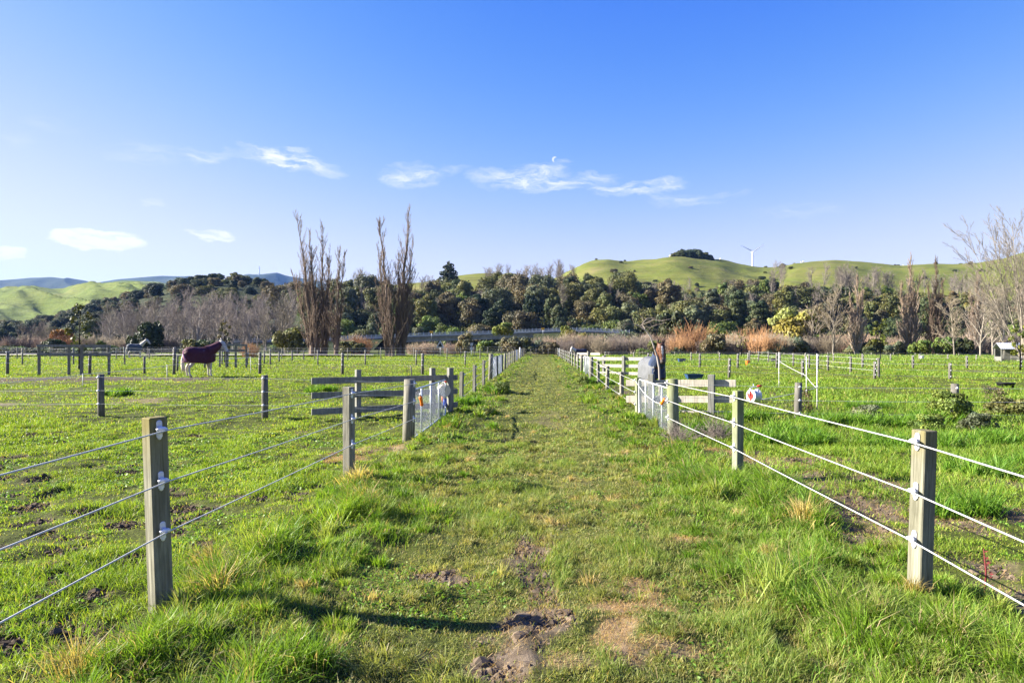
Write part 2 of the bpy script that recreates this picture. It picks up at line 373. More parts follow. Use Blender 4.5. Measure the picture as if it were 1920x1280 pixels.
tag(link('ground', gm, m), 'grassy paddock ground with bare muddy and sandy patches', 'ground', kind='structure')

# ------------------------------------------------------------------ grass
rg = np.random.default_rng(11)
def blades(name, x, y, h, wd, lean, ld, col, mat, label):
    """One mesh of grass blades: root (x, y), length h, width wd, bend lean towards direction ld."""
    n = len(x); z = zg(x, y) - .01
    a = rg.uniform(0, 2 * PI, n); sx, sy = np.cos(a) * wd * .5, np.sin(a) * wd * .5
    lx, ly = np.cos(ld), np.sin(ld)
    s1 = np.sin(lean * .55); c1 = np.cos(lean * .55); s2 = np.sin(np.minimum(lean * 1.5, 2.1)); c2 = np.cos(np.minimum(lean * 1.5, 2.1))
    V = np.empty((n, 5, 3), np.float32)
    mx, my, mz = x + lx * s1 * h * .52, y + ly * s1 * h * .52, z + c1 * h * .52
    V[:, 0] = np.stack([x - sx, y - sy, z], 1); V[:, 1] = np.stack([x + sx, y + sy, z], 1)
    V[:, 2] = np.stack([mx - sx * .85, my - sy * .85, mz], 1); V[:, 3] = np.stack([mx + sx * .85, my + sy * .85, mz], 1)
    V[:, 4] = np.stack([mx + lx * s2 * h * .5, my + ly * s2 * h * .5, np.maximum(mz + c2 * h * .5, z + .006)], 1)
    base = np.arange(n)[:, None] * 5
    lp = base + np.array([0, 1, 3, 2, 2, 3, 4])[None]
    st = (np.arange(n)[:, None] * 7 + np.array([0, 4])[None]).ravel()
    me = npmesh(name, V.reshape(-1, 3), lp.ravel(), st, np.repeat(col, 5, 0))
    return tag(link(name, me, mat), label, 'grass', kind='stuff')
def sample(n, y0, y1, p, margin=1.7):
    """n points over the seen ground between y0 and y1; density falls as y**-p"""
    u = rg.random(n); q = 2 - p
    y = (y0 ** q + u * (y1 ** q - y0 ** q)) ** (1 / q) if abs(q) > 1e-6 else y0 * (y1 / y0) ** u
    e = .80 * y + margin
    return rg.uniform(-1, 1, n) * e - y * .04, y
def hue(n, cols, wts, jit=.18):
    k = rg.choice(len(cols), n, p=np.array(wts) / sum(wts)); c = np.array(cols, np.float32)[k]
    return c * np.array((1.98, 1.95, 1.5), np.float32) * rg.uniform(1 - jit, 1 + jit, (n, 1)).astype(np.float32)
M['grass'] = leafmat('grass_blades', (1, 1, 1), .42, .5, 0, .22)
YG = [(.104, .150, .017), (.078, .130, .015), (.145, .175, .032), (.046, .088, .012), (.22, .18, .08)]
LG = [(.120, .134, .048), (.098, .116, .042), (.158, .156, .070), (.062, .082, .030), (.24, .19, .12)]
VG = [(.076, .132, .016), (.053, .103, .014), (.10, .15, .024), (.13, .165, .045), (.22, .18, .085)]
def wf(y, w0, y0=5.): return w0 * np.maximum(1, y / y0) ** .92
def keep_soil(x, y):
    a, b, c = soil(x, y); return np.clip(1 - np.maximum(np.maximum(a * .97, b * .85), c * .99), 0, 1)

# short grazed pasture outside the lane, with darker ungrazed tufts
def pasture(n, y0, y1, p, w0, hs=1.0):
    x, y = sample(n, y0, y1, p)
    tuft = fbm(x * 1.5, y * 1.2, 21, 3); big = fbm(x * .22, y * .16, 23, 3); fn = fbm(x * 6, y * 6, 27, 2); lane = (x > XL - .1) & (x < XR + .15) & (y < 120)
    k = ~lane & (rg.random(n) < keep_soil(x, y)) & (rg.random(n) < np.clip(.22 + 1.5 * (tuft - .25) + 2.2 * (fn - .42), .06, 1))
    x, y, tuft, big, fn = x[k], y[k], tuft[k], big[k], fn[k]; n = len(x)
    tall = sst(.54, .70, tuft); rk = sst(.52, .64, big + np.where(x > 0, .07, -.04)) * np.where(x > 3, 1., .35)
    rk = np.maximum(rk, .8 * (x > 3.2) * (1 - sst(8.5, 11.5, np.abs(y - 13) * 1.6)) * (rg.random(n) < .6))
    cl = sst(.45, .65, fn)
    h = (rg.uniform(.014, .040, n) + cl * rg.uniform(0, .02, n) + tall * rg.uniform(.01, .07, n) + rk * rg.uniform(.02, .12, n)) * hs * (1 + .004 * y)
    ld = rg.uniform(0, 2 * PI, n)
    c = hue(n, YG, (5, 4, 3, 1.5, .7), .24); d = hue(n, VG, (4, 5, 2, 1, .4)); t = np.maximum(tall * .55, rk * .8)[:, None]
    c = c * (1 - t) + d * t
    pale = sst(.5, .75, fbm(x * .9, y * .7, 29, 3))[:, None]; c = c * (1 + .25 * pale * np.array([1.15, .95, 1.1]))
    return x, y, h, wf(y, w0), rg.uniform(.2, 1.5, n), ld, c
def cat(parts): return [np.concatenate([p[i] for p in parts]) for i in range(7)]
pa = cat([pasture(720000, 1.6, 14, 1.0, .0050), pasture(480000, 14, 48, 1.35, .0056, 1.15), pasture(300000, 48, 112, 1.5, .0066, 1.5)])
blades('pasture_grass', *pa, M['grass'], 'short bright green grazed grass of the paddocks either side of the lane')
# lane: worn short grass in flat tufts
def lane(n, y0, y1, p, w0):
    x, y = sample(n * 2, y0, y1, p); k = (x > XL + .1) & (x < XR + .1); x, y = x[k], y[k]; n = len(x)
    tuft = fbm(x * 2.6, y * 2.0, 51, 3); v = verge(x, y)
    k = (rg.random(n) < keep_soil(x, y)) & (rg.random(n) < np.clip(.35 + 1.3 * (tuft - .28) + 1.6 * (fbm(x * 7, y * 7, 57, 2) - .42), .15, 1)) & (rg.random(n) > v * .7)
    x, y, tuft = x[k], y[k], tuft[k]; n = len(x); tall = sst(.48, .72, tuft) * (1 - sst(10, 24, y) * .6)
    h = rg.uniform(.02, .05, n) + tall * rg.uniform(.01, .10, n)
    ld = rg.uniform(0, 2 * PI, n) * .75 + fbm(x * 1.3, y * 1.3, 61, 2) * 9
    c = hue(n, LG, (5, 4, 3, 2, 1.3)); d = hue(n, VG, (4, 5, 2, 1.5, 1)); c = c * (1 - tall[:, None] * .7) + d * tall[:, None] * .7
    return x, y, h, wf(y, w0), rg.uniform(.3, 1.45, n), ld, c
def ltufts(nt_, y0, y1, p, w0, per):
    cx, cy = sample(nt_ * 3, y0, y1, p); k = (cx > XL + .2) & (cx < XR) & (rg.random(len(cx)) < .06 + keep_soil(cx, cy) * .94); cx, cy = cx[k], cy[k]; n0 = len(cx)
    sz = fbm(cx * 1.7, cy * 1.5, 53, 3); k = rg.random(n0) < .25 + sst(.35, .6, sz); cx, cy, sz = cx[k], cy[k], sz[k]; n0 = len(cx)
    L = (.035 + .075 * sst(.38, .68, sz)) * rg.uniform(.6, 1.35, n0); rep = np.repeat(np.arange(n0), per); n = len(rep)
    rr = np.abs(rg.normal(0, .045, n)) * (L[rep] / .1) ** .6 + .004; ra = rg.uniform(0, 2 * PI, n); x = cx[rep] + rr * np.cos(ra); y = cy[rep] + rr * np.sin(ra)
    ld = np.where(rg.random(n) < .6, ra + rg.normal(0, .4, n), (fbm(cx, cy, 63, 2) * 9)[rep] + rg.normal(0, .5, n))
    pal = hue(n0, LG, (5, 4, 3, 2, .8), .26)[rep] * rg.uniform(.75, 1.25, (n, 1)); dry = rg.random(n) < .06; pal[dry] = np.array((.34, .27, .15))
    return x, y, L[rep] * rg.uniform(.45, 1.1, n), wf(y, w0), rg.uniform(.15, .9, n) + np.clip(rr / .05, 0, 2) * .35, ld, pal
la = cat([lane(600000, 1.5, 12, 1.0, .0044), lane(480000, 12, 110, 1.7, .0055), ltufts(2600, 1.5, 14, 1.0, .0046, 62), ltufts(1500, 14, 60, 1.4, .0055, 34)])
blades('lane_grass', *la, M['grass'], 'worn shorter dull green grass covering the lane between the fences')
# verges: mid length grass with separate arching tussocks
def vbase(n, y0, y1, p, w0):
    x, y = sample(n * 3, y0, y1, p); v = verge(x, y); f_ = fbm(x * 5, y * 5, 71, 2); k = (rg.random(len(x)) < v) & (rg.random(len(x)) < .15 + keep_soil(x, y) * .85) & (rg.random(len(x)) < np.clip(.35 + 2.2 * (f_ - .4), .1, 1)); x, y = x[k], y[k]; n = len(x)
    sz = fbm(x * 1.4, y * 1.1, 77, 3); c = hue(n, VG, (5, 4, 3, 2, .7), .24)
    return x, y, (.05 + .09 * sst(.35, .65, sz)) * rg.uniform(.5, 1.2, n), wf(y, w0), rg.uniform(.2, 1.35, n), rg.uniform(0, 2 * PI, n) * .7 + fbm(x * .9, y * .9, 88, 2) * 8, c
def vtufts(nt_, y0, y1, p, w0, per, R_=.085):
    cx, cy = sample(nt_ * 3, y0, y1, p); v = verge(cx, cy); k = (rg.random(len(cx)) < v * 1.05) & (rg.random(len(cx)) < .25 + keep_soil(cx, cy) * .75); cx, cy = cx[k], cy[k]
    sz = fbm(cx * 1.2, cy * .9, 77, 3); n0 = len(cx)
    L = (.11 + .18 * sst(.36, .66, sz)) * rg.uniform(.6, 1.3, n0)
    rep = np.repeat(np.arange(n0), per); n = len(rep)
    rr = np.abs(rg.normal(0, R_, n)) * (L[rep] / .25) + .008; ra = rg.uniform(0, 2 * PI, n)
    x = cx[rep] + rr * np.cos(ra); y = cy[rep] + rr * np.sin(ra)
    comb = (fbm(cx * .7, cy * .7, 87, 2) * 8)[rep]
    ld = np.where(rg.random(n) < .62, ra + rg.normal(0, .3, n), comb + rg.normal(0, .5, n))
    pal = hue(n0, VG, (5, 4, 3, 2, .7), .25)[rep] * rg.uniform(.75, 1.25, (n, 1))
    dry = rg.random(n) < .07; pal[dry] = np.array((.36, .29, .15))
    return x, y, L[rep] * rg.uniform(.5, 1.1, n), wf(y, w0), rg.uniform(.1, .75, n) + np.clip(rr / R_, 0, 2) * .40, ld, pal
ve = cat([vbase(135000, 1.5, 10, 1.0, .0052), vbase(110000, 10, 100, 1.6, .006), vtufts(860, 1.5, 9, 1.0, .0058, 150), vtufts(900, 9, 40, 1.3, .0068, 70, .10), vtufts(700, 40, 100, 1.5, .008, 26, .1)])
blades('verge_grass', *ve, M['grass'], 'lusher longer green grass in arching tufts along both lane fences')
# coarse tussocks in the right-hand paddock and behind the right gate
tx, ty, tl = [], [], []
for (px, py, r_, n_) in ((1600,800,.55,60),(1700,800,.6,60),(1500,830,.5,34),(1830,890,.40,26),(1800,960,.3,20),(1330,815,.45,36),(1400,790,.5,30),(1480,815,.45,26),(1660,835,.5,36),(1760,790,.6,44),(1870,830,.5,30),(1780,835,.5,30),(1890,880,.4,14),(870,760,.5,26),(930,735,.35,20),(1110,720,.4,16),(600,735,.6,22),(700,745,.6,26),(215,742,.5,16),(1545,800,.5,36),(1630,770,.5,36),(1420,830,.3,14)):
    c = hit(px, py)
    a = rg.uniform(0, 2 * PI, n_); q = r_ * np.sqrt(rg.random(n_)); tx.append(c[0] + q * np.cos(a)); ty.append(c[1] + q * np.sin(a) * .8); tl.append(np.full(n_, .30) * rg.uniform(.6, 1.3, n_))
tx, ty, tl = map(np.concatenate, (tx, ty, tl)); rep = np.repeat(np.arange(len(tx)), 46); n = len(rep)
rr = np.abs(rg.normal(0, .06, n)); ra = rg.uniform(0, 2 * PI, n)
blades('tussock_grass', tx[rep] + rr * np.cos(ra), ty[rep] + rr * np.sin(ra), tl[rep] * rg.uniform(.5, 1.1, n), wf(ty[rep], .0075), rg.uniform(.25, 1.3, n), ra + rg.normal(0, .4, n), hue(n, [(.055, .12, .014), (.085, .155, .02), (.04, .085, .012), (.13, .17, .05)], (5, 4, 3, 1)), M['grass'], 'coarse darker tussocks of rank grass in the paddocks near the gates')
# straw lying on the worn spots
sx_, sy_ = [], []
for (cx, cy, rx, ry, s, k) in _pw:
    if cy > 14: continue
    n_ = int(min(3500, (6500 if k == 1 else 700 if k == 0 else 60) * rx * ry * 4 * s)) + 6
    a = rg.uniform(0, 2 * PI, n_); q = np.sqrt(rg.random(n_)) * 1.15; sx_.append(cx + rx * q * np.cos(a)); sy_.append(cy + ry * q * np.sin(a))
sx_, sy_ = np.concatenate(sx_), np.concatenate(sy_); k = rg.random(len(sx_)) < np.maximum.reduce(soil(sx_, sy_)) + .1; sx_, sy_ = sx_[k], sy_[k]; n = len(sx_)
blades('dry_straw', sx_, sy_, rg.uniform(.03, .11, n), np.full(n, .0023), rg.uniform(1.35, 1.6, n), rg.uniform(0, 2 * PI, n), hue(n, [(.225, .15, .085), (.165, .112, .064), (.28, .20, .12)], (3, 2, 2)), M['grass'], 'tan dry straw and dead grass lying on the worn spots')
# crumbled clods on the bare soil
cx_, cy_ = [], []
for (cx, cy, rx, ry, s, k) in _pw:
    if cy > 13 or k == 1: continue
    n_ = int(min(1800, 3200 * rx * ry * 4)) + 10; a = rg.uniform(0, 2 * PI, n_); q = np.sqrt(rg.random(n_)) * 1.1; cx_.append(cx + rx * q * np.cos(a)); cy_.append(cy + ry * q * np.sin(a))
cx_, cy_ = np.concatenate(cx_), np.concatenate(cy_); so1, st1, mu1 = soil(cx_, cy_); k = rg.random(len(cx_)) < np.maximum(so1, mu1); cx_, cy_, mu1 = cx_[k], cy_[k], mu1[k]; n = len(cx_)
ic = np.array([(0,0,1),(.9,0,.45),(.28,.85,.45),(-.72,.53,.45),(-.72,-.53,.45),(.28,-.85,.45),(.72,.53,-.45),(-.28,.85,-.45),(-.9,0,-.45),(-.28,-.85,-.45),(.72,-.53,-.45),(0,0,-1)], float)
ifc = np.array([(0,1,2),(0,2,3),(0,3,4),(0,4,5),(0,5,1),(1,6,2),(2,7,3),(3,8,4),(4,9,5),(5,10,1),(6,7,2),(7,8,3),(8,9,4),(9,10,5),(10,6,1)])
sz = np.exp(rg.normal(-5.05, .55, n)); V = ic[None] * (sz[:, None, None] * rg.uniform(.6, 1.4, (n, 12, 3)) * np.array([1.2, 1.1, .75])); V = V + np.stack([cx_, cy_, zg(cx_, cy_) - .02 + sz * .3], 1)[:, None]
kk = (1 - .45 * mu1)[:, None] * rg.uniform(.6, 1.3, (n, 1)); M['clod'] = leafmat('soil_clod', (1, 1, 1), 0, .95, 0, .1)
tag(link('soil_clods', npmesh('soil_clods', V.reshape(-1, 3), (np.arange(n)[:, None, None] * 12 + ifc[None]).ravel(), np.arange(n * 15) * 3, np.repeat(np.array([(.125, .095, .066)]) * kk, 12, 0)), M['clod']), 'crumbled clods of dry earth on the bare patches', 'soil', kind='stuff')
# small broad leaves: clover and flat weeds low in the sward
def weeds(n, y0, y1, p):
    x, y = sample(n, y0, y1, p); pat = fbm(x * 1.1, y * 1.1, 101, 3); k = (rg.random(n) < sst(.47, .62, pat)) & (rg.random(n) < keep_soil(x, y)); x, y = x[k], y[k]; n = len(x)
    return x, y, rg.uniform(.03, .07, n), rg.uniform(.012, .024, n) * np.maximum(1, y / 6), rg.uniform(.9, 1.5, n), rg.uniform(0, 2 * PI, n), hue(n, [(.07, .14, .02), (.10, .17, .03), (.05, .10, .018)], (3, 2, 2))
blades('clover_leaves', *weeds(110000, 1.5, 13, 1.0), M['grass'], 'small broad clover and weed leaves low among the grass')
# ------------------------------------------------------------------ fences
def post_mesh(h, wd, rnd, below=.35):
    b = MB()
    if rnd:
        b.tube([(0, 0, -below), (0, 0, h * .5), (0.004, 0, h - .012)], [wd * .52, wd * .5, wd * .485], 14)
        b.tube([(0.004, 0, h - .014), (0.004, 0, h)], [wd * .485, wd * .45], 14)
    else: b.box((-wd / 2, -wd / 2, -below), (wd / 2, wd / 2, h), bev=.006)
    return b.mesh('post')
def insul_mesh(big):
    b = MB()
    if big:   # backing plate, claw and cap of a nail-on insulator; +Y points away from the post
        b.box((-.018, 0, -.045), (.018, .008, .045), bev=.003)
        b.ell((0, .004, .045), (.018, .006, .014), None, 10, 6); b.ell((0, .004, -.045), (.014, .008, .016), None, 10, 6)
        b.tube([(-.03, .03, 0), (-.012, .036, .006), (.012, .036, .006), (.03, .03, 0)], [.012, .015, .015, .012], 8)
        b.box((-.011, .004, -.02), (.011, .03, .022), bev=.003)
        b.tube([(0, .006, -.03), (0, .014, -.03)], .007, 8)
    else:
        b.ell((0, .02, 0), (.024, .024, .032), None, 8, 6); b.tube([(-.035, .026, 0), (.035, .026, 0)], .013, 6)
    return b.mesh('insulator')
INS = {True: insul_mesh(True), False: insul_mesh(False)}
for me in INS.values(): me.materials.append(M['insul'])
def fence(name, label, posts, side, wz, mat='grey_wood', wr=.005, wmat='rope', group=None, ends=(None, None), sag=.012, ins=True, cat='fence'):
    """posts: (x, y, z top, width, round, rotation[, material]); side: unit vector from the posts to the wires; wz: wire heights below the post tops, or absolute heights per post."""
    x0, y0 = posts[0][:2]; z0 = gz(x0, y0)
    root = empty(name, (x0, y0, z0), label, cat, group)
    cache = {}; pts = [[] for _ in wz]
    sx, sy = side
    for i, p in enumerate(posts):
        x, y, zt, wd, rnd, rot = p[:6]; g = gz(x, y); h = round(max(.3, zt - g), 2); mt = p[6] if len(p) > 6 else mat
        key = (h, wd, rnd, mt)
        if key not in cache: me = post_mesh(h, wd, rnd); me.materials.append(M[mt]); cache[key] = me
        po = link('post', cache[key], None, root, (x - x0, y - y0, zt - h - z0), (R(_r.uniform(-1.5, 1.5)), R(_r.uniform(-1.5, 1.5)), rot))
        off = wd / 2 + .034
        for k, dz in enumerate(wz):
            zz = zt - dz
            pts[k].append((x + sx * off - x0, y + sy * off - y0, zz - z0))
            if ins and zz > g + .05:
                a = math.atan2(sx, sy)
                big = ins == 'big'
                io = link('insulator', INS[big], None, po, (0, 0, 0))
                # local frame of the post
                lx, ly = math.cos(-rot) * sx - math.sin(-rot) * sy, math.sin(-rot) * sx + math.cos(-rot) * sy
                io.location = (lx * wd / 2, ly * wd / 2, h - dz); io.rotation_euler = (0, 0, math.atan2(-lx, ly))
    for k in range(len(wz)):
        P = list(pts[k])
        for e, j in ((ends[0], 0), (ends[1], -1)):
            if e is not None:
                q = (e[0] - x0, e[1] - y0, (e[2] - wz[k]) - z0)
                P = [q] + P if j == 0 else P + [q]
        Q = []
        for a, b in zip(P[:-1], P[1:]):
            L = math.dist(a, b); m_ = 5 if L > 1 else 2
            for t in range(m_):
                u = t / m_; Q.append((a[0] + (b[0]-a[0])*u, a[1] + (b[1]-a[1])*u, a[2] + (b[2]-a[2])*u - sag * 4 * u * (1 - u) * min(1, L / 4)))
        Q.append(P[-1])
        if len(Q) > 1: MB().tube(Q, wr, 6).obj('wire', M[wmat], root)
    return root
def lanep(px, top, X_, wd=.1, rnd=False, rot=0, mt=None):
    y = X_ * F / (px - 1012) * 1.0
    # exact: solve for y such that x = X_
    d = ray(px, HY); s = X_ / d[0]; y = d[1] * s
    z = at(px, top, y)[2]
    return (X_, y, z, wd, rnd, rot) + ((mt,) if mt else ())
SQ = .102
L1 = [(XL, -.05, 1.13, SQ, False, R(-20), 'moss_wood'), lanep(302, 781, XL, .108, False, R(-35), 'moss_wood'), lanep(654.5, 725, XL, .108, False, R(-24))]
GL = lanep(766, 711, XL, .21, True, 0)
fence('rope_fence', 'nearest left lane fence, square grey posts with three grey electric ropes', L1 + [GL], (.82, -.57), (.075, .385, .69), wr=.0046, ins='big', sag=.004)
R1 = [(XR, .35, 1.0, SQ, False, R(20)), lanep(1724, 805, XR, .108, False, R(19), 'moss_wood'), lanep(1383, 732, XR, .104, False, R(22), 'green_wood')]
GR = lanep(1263, 710, XR, .21, True, 0, 'green_wood')
fence('rope_fence', 'nearest right lane fence, square posts with three bright white electric ropes', R1 + [GR], (-.95, -.33), (.075, .40, .715), wr=.005, ins='big', sag=.004)
# further along the lane: runs between the gates
LA = [lanep(865, 697, XL, .10, False, R(-20)), lanep(889.5, 684, XL, .10, False, R(-20)), lanep(906.5, 675, XL, .10, False, R(-20)), lanep(919.5, 663, XL, .20, True, 0)]
fence('lane_fence', 'left lane fence of thin square posts between its first and second gates', LA, (1, 0), (.08, .40, .71), wr=.004)
RA = [lanep(1197, 708, XR, .13, False, R(15), 'green_wood'), lanep(1166, 697, XR, .105, False, R(20)), lanep(1138.5, 686, XR, .105, False, R(20)), lanep(1122, 677, XR, .105, False, R(20)), lanep(1108.8, 669, XR, .2, True, 0)]
fence('lane_fence', 'right lane fence of square posts between its first and second gates', RA, (-1, 0), (.06, .36, .67), wr=.0045)
def far_run(X_, ys_, top0, top1, rot):
    out = []
    for k, y in enumerate(ys_):
        t = k / max(1, len(ys_) - 1); out.append((X_, y, top0 + (top1 - top0) * t + _r.uniform(-.03, .03), .10 if k % 4 else .16, k % 4 == 0, rot))
    return out
fence('lane_fence', 'left lane fence beyond its second gates running on to the far end', far_run(XL, [45.5, 49, 53, 57, 61.5, 66, 71, 76, 81, 86, 91, 96], .93, .96, R(-20)), (1, 0), (.08, .40, .71), wr=.004)
fence('lane_fence', 'right lane fence beyond the second gate running on to the far end', far_run(XR, [41, 45, 49, 53, 57, 61, 65.5, 70, 75, 80, 85, 90, 96], .95, .96, R(20)), (-1, 0), (.08, .40, .71), wr=.004)
fence('lane_end_fence', 'wire fence with thin dark posts closing the far end of the lane', [(x, 96.4 + .1 * _r.random(), .93 + _r.uniform(-.05, .02), .07, True, 0) for x in (-2.1, -1.3, -.5, .35, 1.2, 2.2)], (0, -1), (.05, .28, .5, .7), mat='dark_wood', wr=.004, wmat='wire_far', ins=False)

# cross fences of the left paddocks
def row(y, pxs, tops, wd=.13, jy=0.0):
    out = []
    for px, tp in zip(pxs, tops):
        yy = y + jy * _r.uniform(-1, 1); p = at(px, tp, yy); out.append((p[0], yy, p[2], wd, True, 0))
    return out
fence('paddock_fence', 'nearest cross fence of the left paddock, round posts and three pale wires', row(15.8, (-420, -118, 190, 497), (704, 702, 701, 703), .15) + [(-3.0, 15.9, .80, .12, False, 0)], (0, -1), (.07, .385, .70), wr=.0042, wmat='rope', mat='dark_wood')
fence('paddock_fence', 'second cross fence of the left paddocks, beside the horse in the burgundy rug', row(37, (-130, 14, 168, 326, 487, 642, 792), (661, 658, 661, 651, 660, 661, 662), .16, .4) + [(XL - .1, 37.4, .85, .12, True, 0)], (0, -1), (.06, .37, .66), wr=.004, wmat='wire_far', mat='dark_wood')
fence('paddock_fence', 'third cross fence of the left paddocks, pale posts before the poplars', row(54, (-62, 42, 138, 234, 325, 416, 507, 596, 685, 780, 872), (652, 654, 652, 650, 655, 655, 655, 656, 656, 656, 658), .12, .5) + [(XL - .1, 54, .92, .12, True, 0)], (0, -1), (.06, .37, .66), wr=.0045, wmat='wire_far')
fence('paddock_fence', 'fourth cross fence of the left paddocks, small posts in front of the poplar trunks', row(74, [-30 + 62 * k for k in range(16)], [652 + _r.uniform(-1, 1) for k in range(16)], .11, .6), (0, -1), (.06, .37, .66), wr=.005, wmat='wire_far', ins=False)
fence('boundary_fence', 'left boundary fence of close thin posts at the foot of the poplars', row(93, [-80 + 25.5 * k for k in range(42)], [650.5 + _r.uniform(-1.2, 1.2) for k in range(42)], .10, .5), (0, -1), (.05, .3, .55, .75), mat='dark_wood', wr=.006, wmat='wire_far', ins=False)
fence('dividing_fence', 'fence running away from the camera between two left paddocks behind the rail yard', [(-22.5 - .25 * k, 38 + 4 * k, .88, .13, True, 0) for k in range(9)], (1, 0), (.06, .37, .66), wr=.004, wmat='wire_far', mat='dark_wood')
# right
fence('paddock_fence', 'nearest cross fence of the right paddock, dark round posts overgrown with weeds', row(16.2, (1496, 1790, 2085, 2370), (717, 719, 719, 720), .165), (0, -1), (.10, .41, .71), mat='dark_wood', wr=.0042, wmat='rope', ends=((2.7, 16.0, .82), None))
fence('paddock_fence', 'second cross fence of the right paddock, dark round posts with white insulators', row(34, (1367, 1505, 1640, 1781, 1925, 2070), (671, 675, 677, 680, 684, 686), .14, .2), (0, -1), (.08, .37, .66), mat='dark_wood', wr=.004, wmat='wire_far', ends=((2.7, 33.6, .86), None))
fence('paddock_fence', 'third cross fence of the right paddock, dark posts before the dry grass', row(48.5, (1215, 1312, 1383, 1456, 1533, 1617, 1712, 1813, 1914, 2015), (662, 663, 663, 664, 664, 665, 666, 667, 668, 670), .15, .3), (0, -1), (.06, .36, .62), mat='dark_wood', wr=.0045, wmat='wire_far')
fence('paddock_fence', 'fourth cross fence of the right paddock, small posts with white caps', row(69, [1135 + 53.5 * k for k in range(17)], [659 + k * .45 + _r.uniform(-.6, .6) for k in range(17)], .13, .8), (0, -1), (.05, .35, .62), wr=.005, wmat='wire_far')
fence('boundary_fence', 'right boundary fence of thin pale posts in front of the willow scrub', row(97, [1060 + 41 * k for k in range(24)], [657.5 + k * .25 + _r.uniform(-1, 1) for k in range(24)], .11, .8), (0, -1), (.05, .3, .55), wr=.006, wmat='wire_far', ins=False)
fence('dividing_fence', 'fence running away from the camera through the right paddocks towards the shelter', [(17.5 + .45 * k, 36 + 4.2 * k, .88, .13, True, 0) for k in range(9)], (-1, 0), (.06, .37, .66), wr=.004, wmat='wire_far', mat='dark_wood')

# ------------------------------------------------------------------ rail panels
def rails(label, a, b, tops, hgt, posts, mat, pmat, ext=.0, th=.04, group=None):
    """Horizontal boards between points a and b (x, y); tops: upper edge heights at a and b per board; posts: (fraction, top, width)."""
    A = Vector((a[0], a[1], 0)); B = Vector((b[0], b[1], 0)); d = (B - A); L = d.length; rz = math.atan2(d.y, d.x); z0 = gz(a[0], a[1])
    root = empty('rail_fence', (a[0], a[1], z0), label, 'fence', group, rz)
    for (ta, tb) in tops:
        b_ = MB(); n = max(2, int(L / 2.4)); sl = (tb - ta) / L
        Mx = Matrix.Rotation(-math.atan(sl), 4, 'Y'); Mx.translation = (0, 0, ta - z0)
        e = [0] + [L * (k + _r.uniform(-.06, .06)) / n for k in range(1, n)] + [L]
        for k in range(n):
            b_.box((e[k] + .003, -th / 2 + .002 * (k % 2), -hgt + _r.uniform(-.006, .006)), (e[k + 1] - .003, th / 2 + .002 * (k % 2), _r.uniform(-.006, .006)), Mx, bev=.004)
        b_.obj('rail', M[mat], root)
    n_ = Vector((-d.y, d.x, 0)).normalized()
    for (t, top, wd, s) in posts:
        g = gz(*(A + d * t).xy); h = top - g
        me = post_mesh(h, wd, False); me.materials.append(M[pmat]); link('post', me, None, root, (L * t, s * (th / 2 + wd / 2 + .004), g - z0))
    return root
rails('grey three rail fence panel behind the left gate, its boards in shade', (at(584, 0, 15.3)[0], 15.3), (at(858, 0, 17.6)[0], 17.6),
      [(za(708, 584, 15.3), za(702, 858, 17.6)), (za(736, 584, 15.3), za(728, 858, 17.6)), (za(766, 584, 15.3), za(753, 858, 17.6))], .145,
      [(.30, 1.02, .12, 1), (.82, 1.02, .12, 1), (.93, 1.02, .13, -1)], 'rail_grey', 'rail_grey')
rails('bright sunlit three rail fence panel behind the right gate', (at(1174, 0, 18.0)[0], 18.0), (at(1380, 0, 16.7)[0], 16.7),
      [(za(712, 1174, 18.0), za(712, 1380, 16.7)), (za(742, 1174, 18.0), za(742, 1380, 16.7)), (za(769, 1174, 18.0), za(770, 1380, 16.7))], .165,
      [(.255, .86, .14, -1), (.80, .88, .15, -1)], 'rail_wood', 'rail_grey')
rails('pale two rail fence panel beside the second right gate', (at(1121, 0, 38)[0], 38.5), (at(1208, 0, 37)[0], 36.5),
      [(za(669.5, 1121, 38), za(669.5, 1208, 37)), (za(683, 1121, 38), za(683, 1208, 37)), (za(697, 1121, 38), za(697, 1208, 37))], .17, [(.58, .95, .15, -1), (.12, .95, .14, 1)], 'rail_wood', 'rail_grey')
rails('short pale rail panel further along, below the dark rugged horse', (at(1081, 0, 60)[0], 60.5), (at(1125, 0, 58)[0], 58),
      [(za(661, 1081, 60), za(661.5, 1125, 58)), (za(668, 1081, 60), za(668.5, 1125, 58))], .19, [(.55, .95, .15, -1)], 'rail_wood', 'rail_grey')
rails('grey two rail yard panel on tall legs in the left paddock', (at(69, 0, 36)[0], 36), (at(208, 0, 36.8)[0], 36.8),
      [(za(645.5, 69, 36), za(646.5, 208, 36.8)), (za(661.5, 69, 36), za(662, 208, 36.8))], .14, [(.02, 1.56, .12, 1), (.42, 1.5, .12, 1), (.61, 1.54, .14, -1), (.965, 1.54, .12, 1)], 'rail_grey', 'grey_wood')
rails('grey two rail yard panel behind the burgundy rugged horse', (at(402, 0, 48)[0], 48), (at(464, 0, 48.6)[0], 48.6),
      [(za(644, 402, 48), za(645, 464, 48.6)), (za(654.5, 402, 48), za(655, 464, 48.6))], .14, [(.17, 1.55, .12, -1), (.35, 1.5, .12, 1), (.65, 1.54, .14, -1), (.97, 1.54, .12, -1)], 'rail_grey', 'grey_wood')

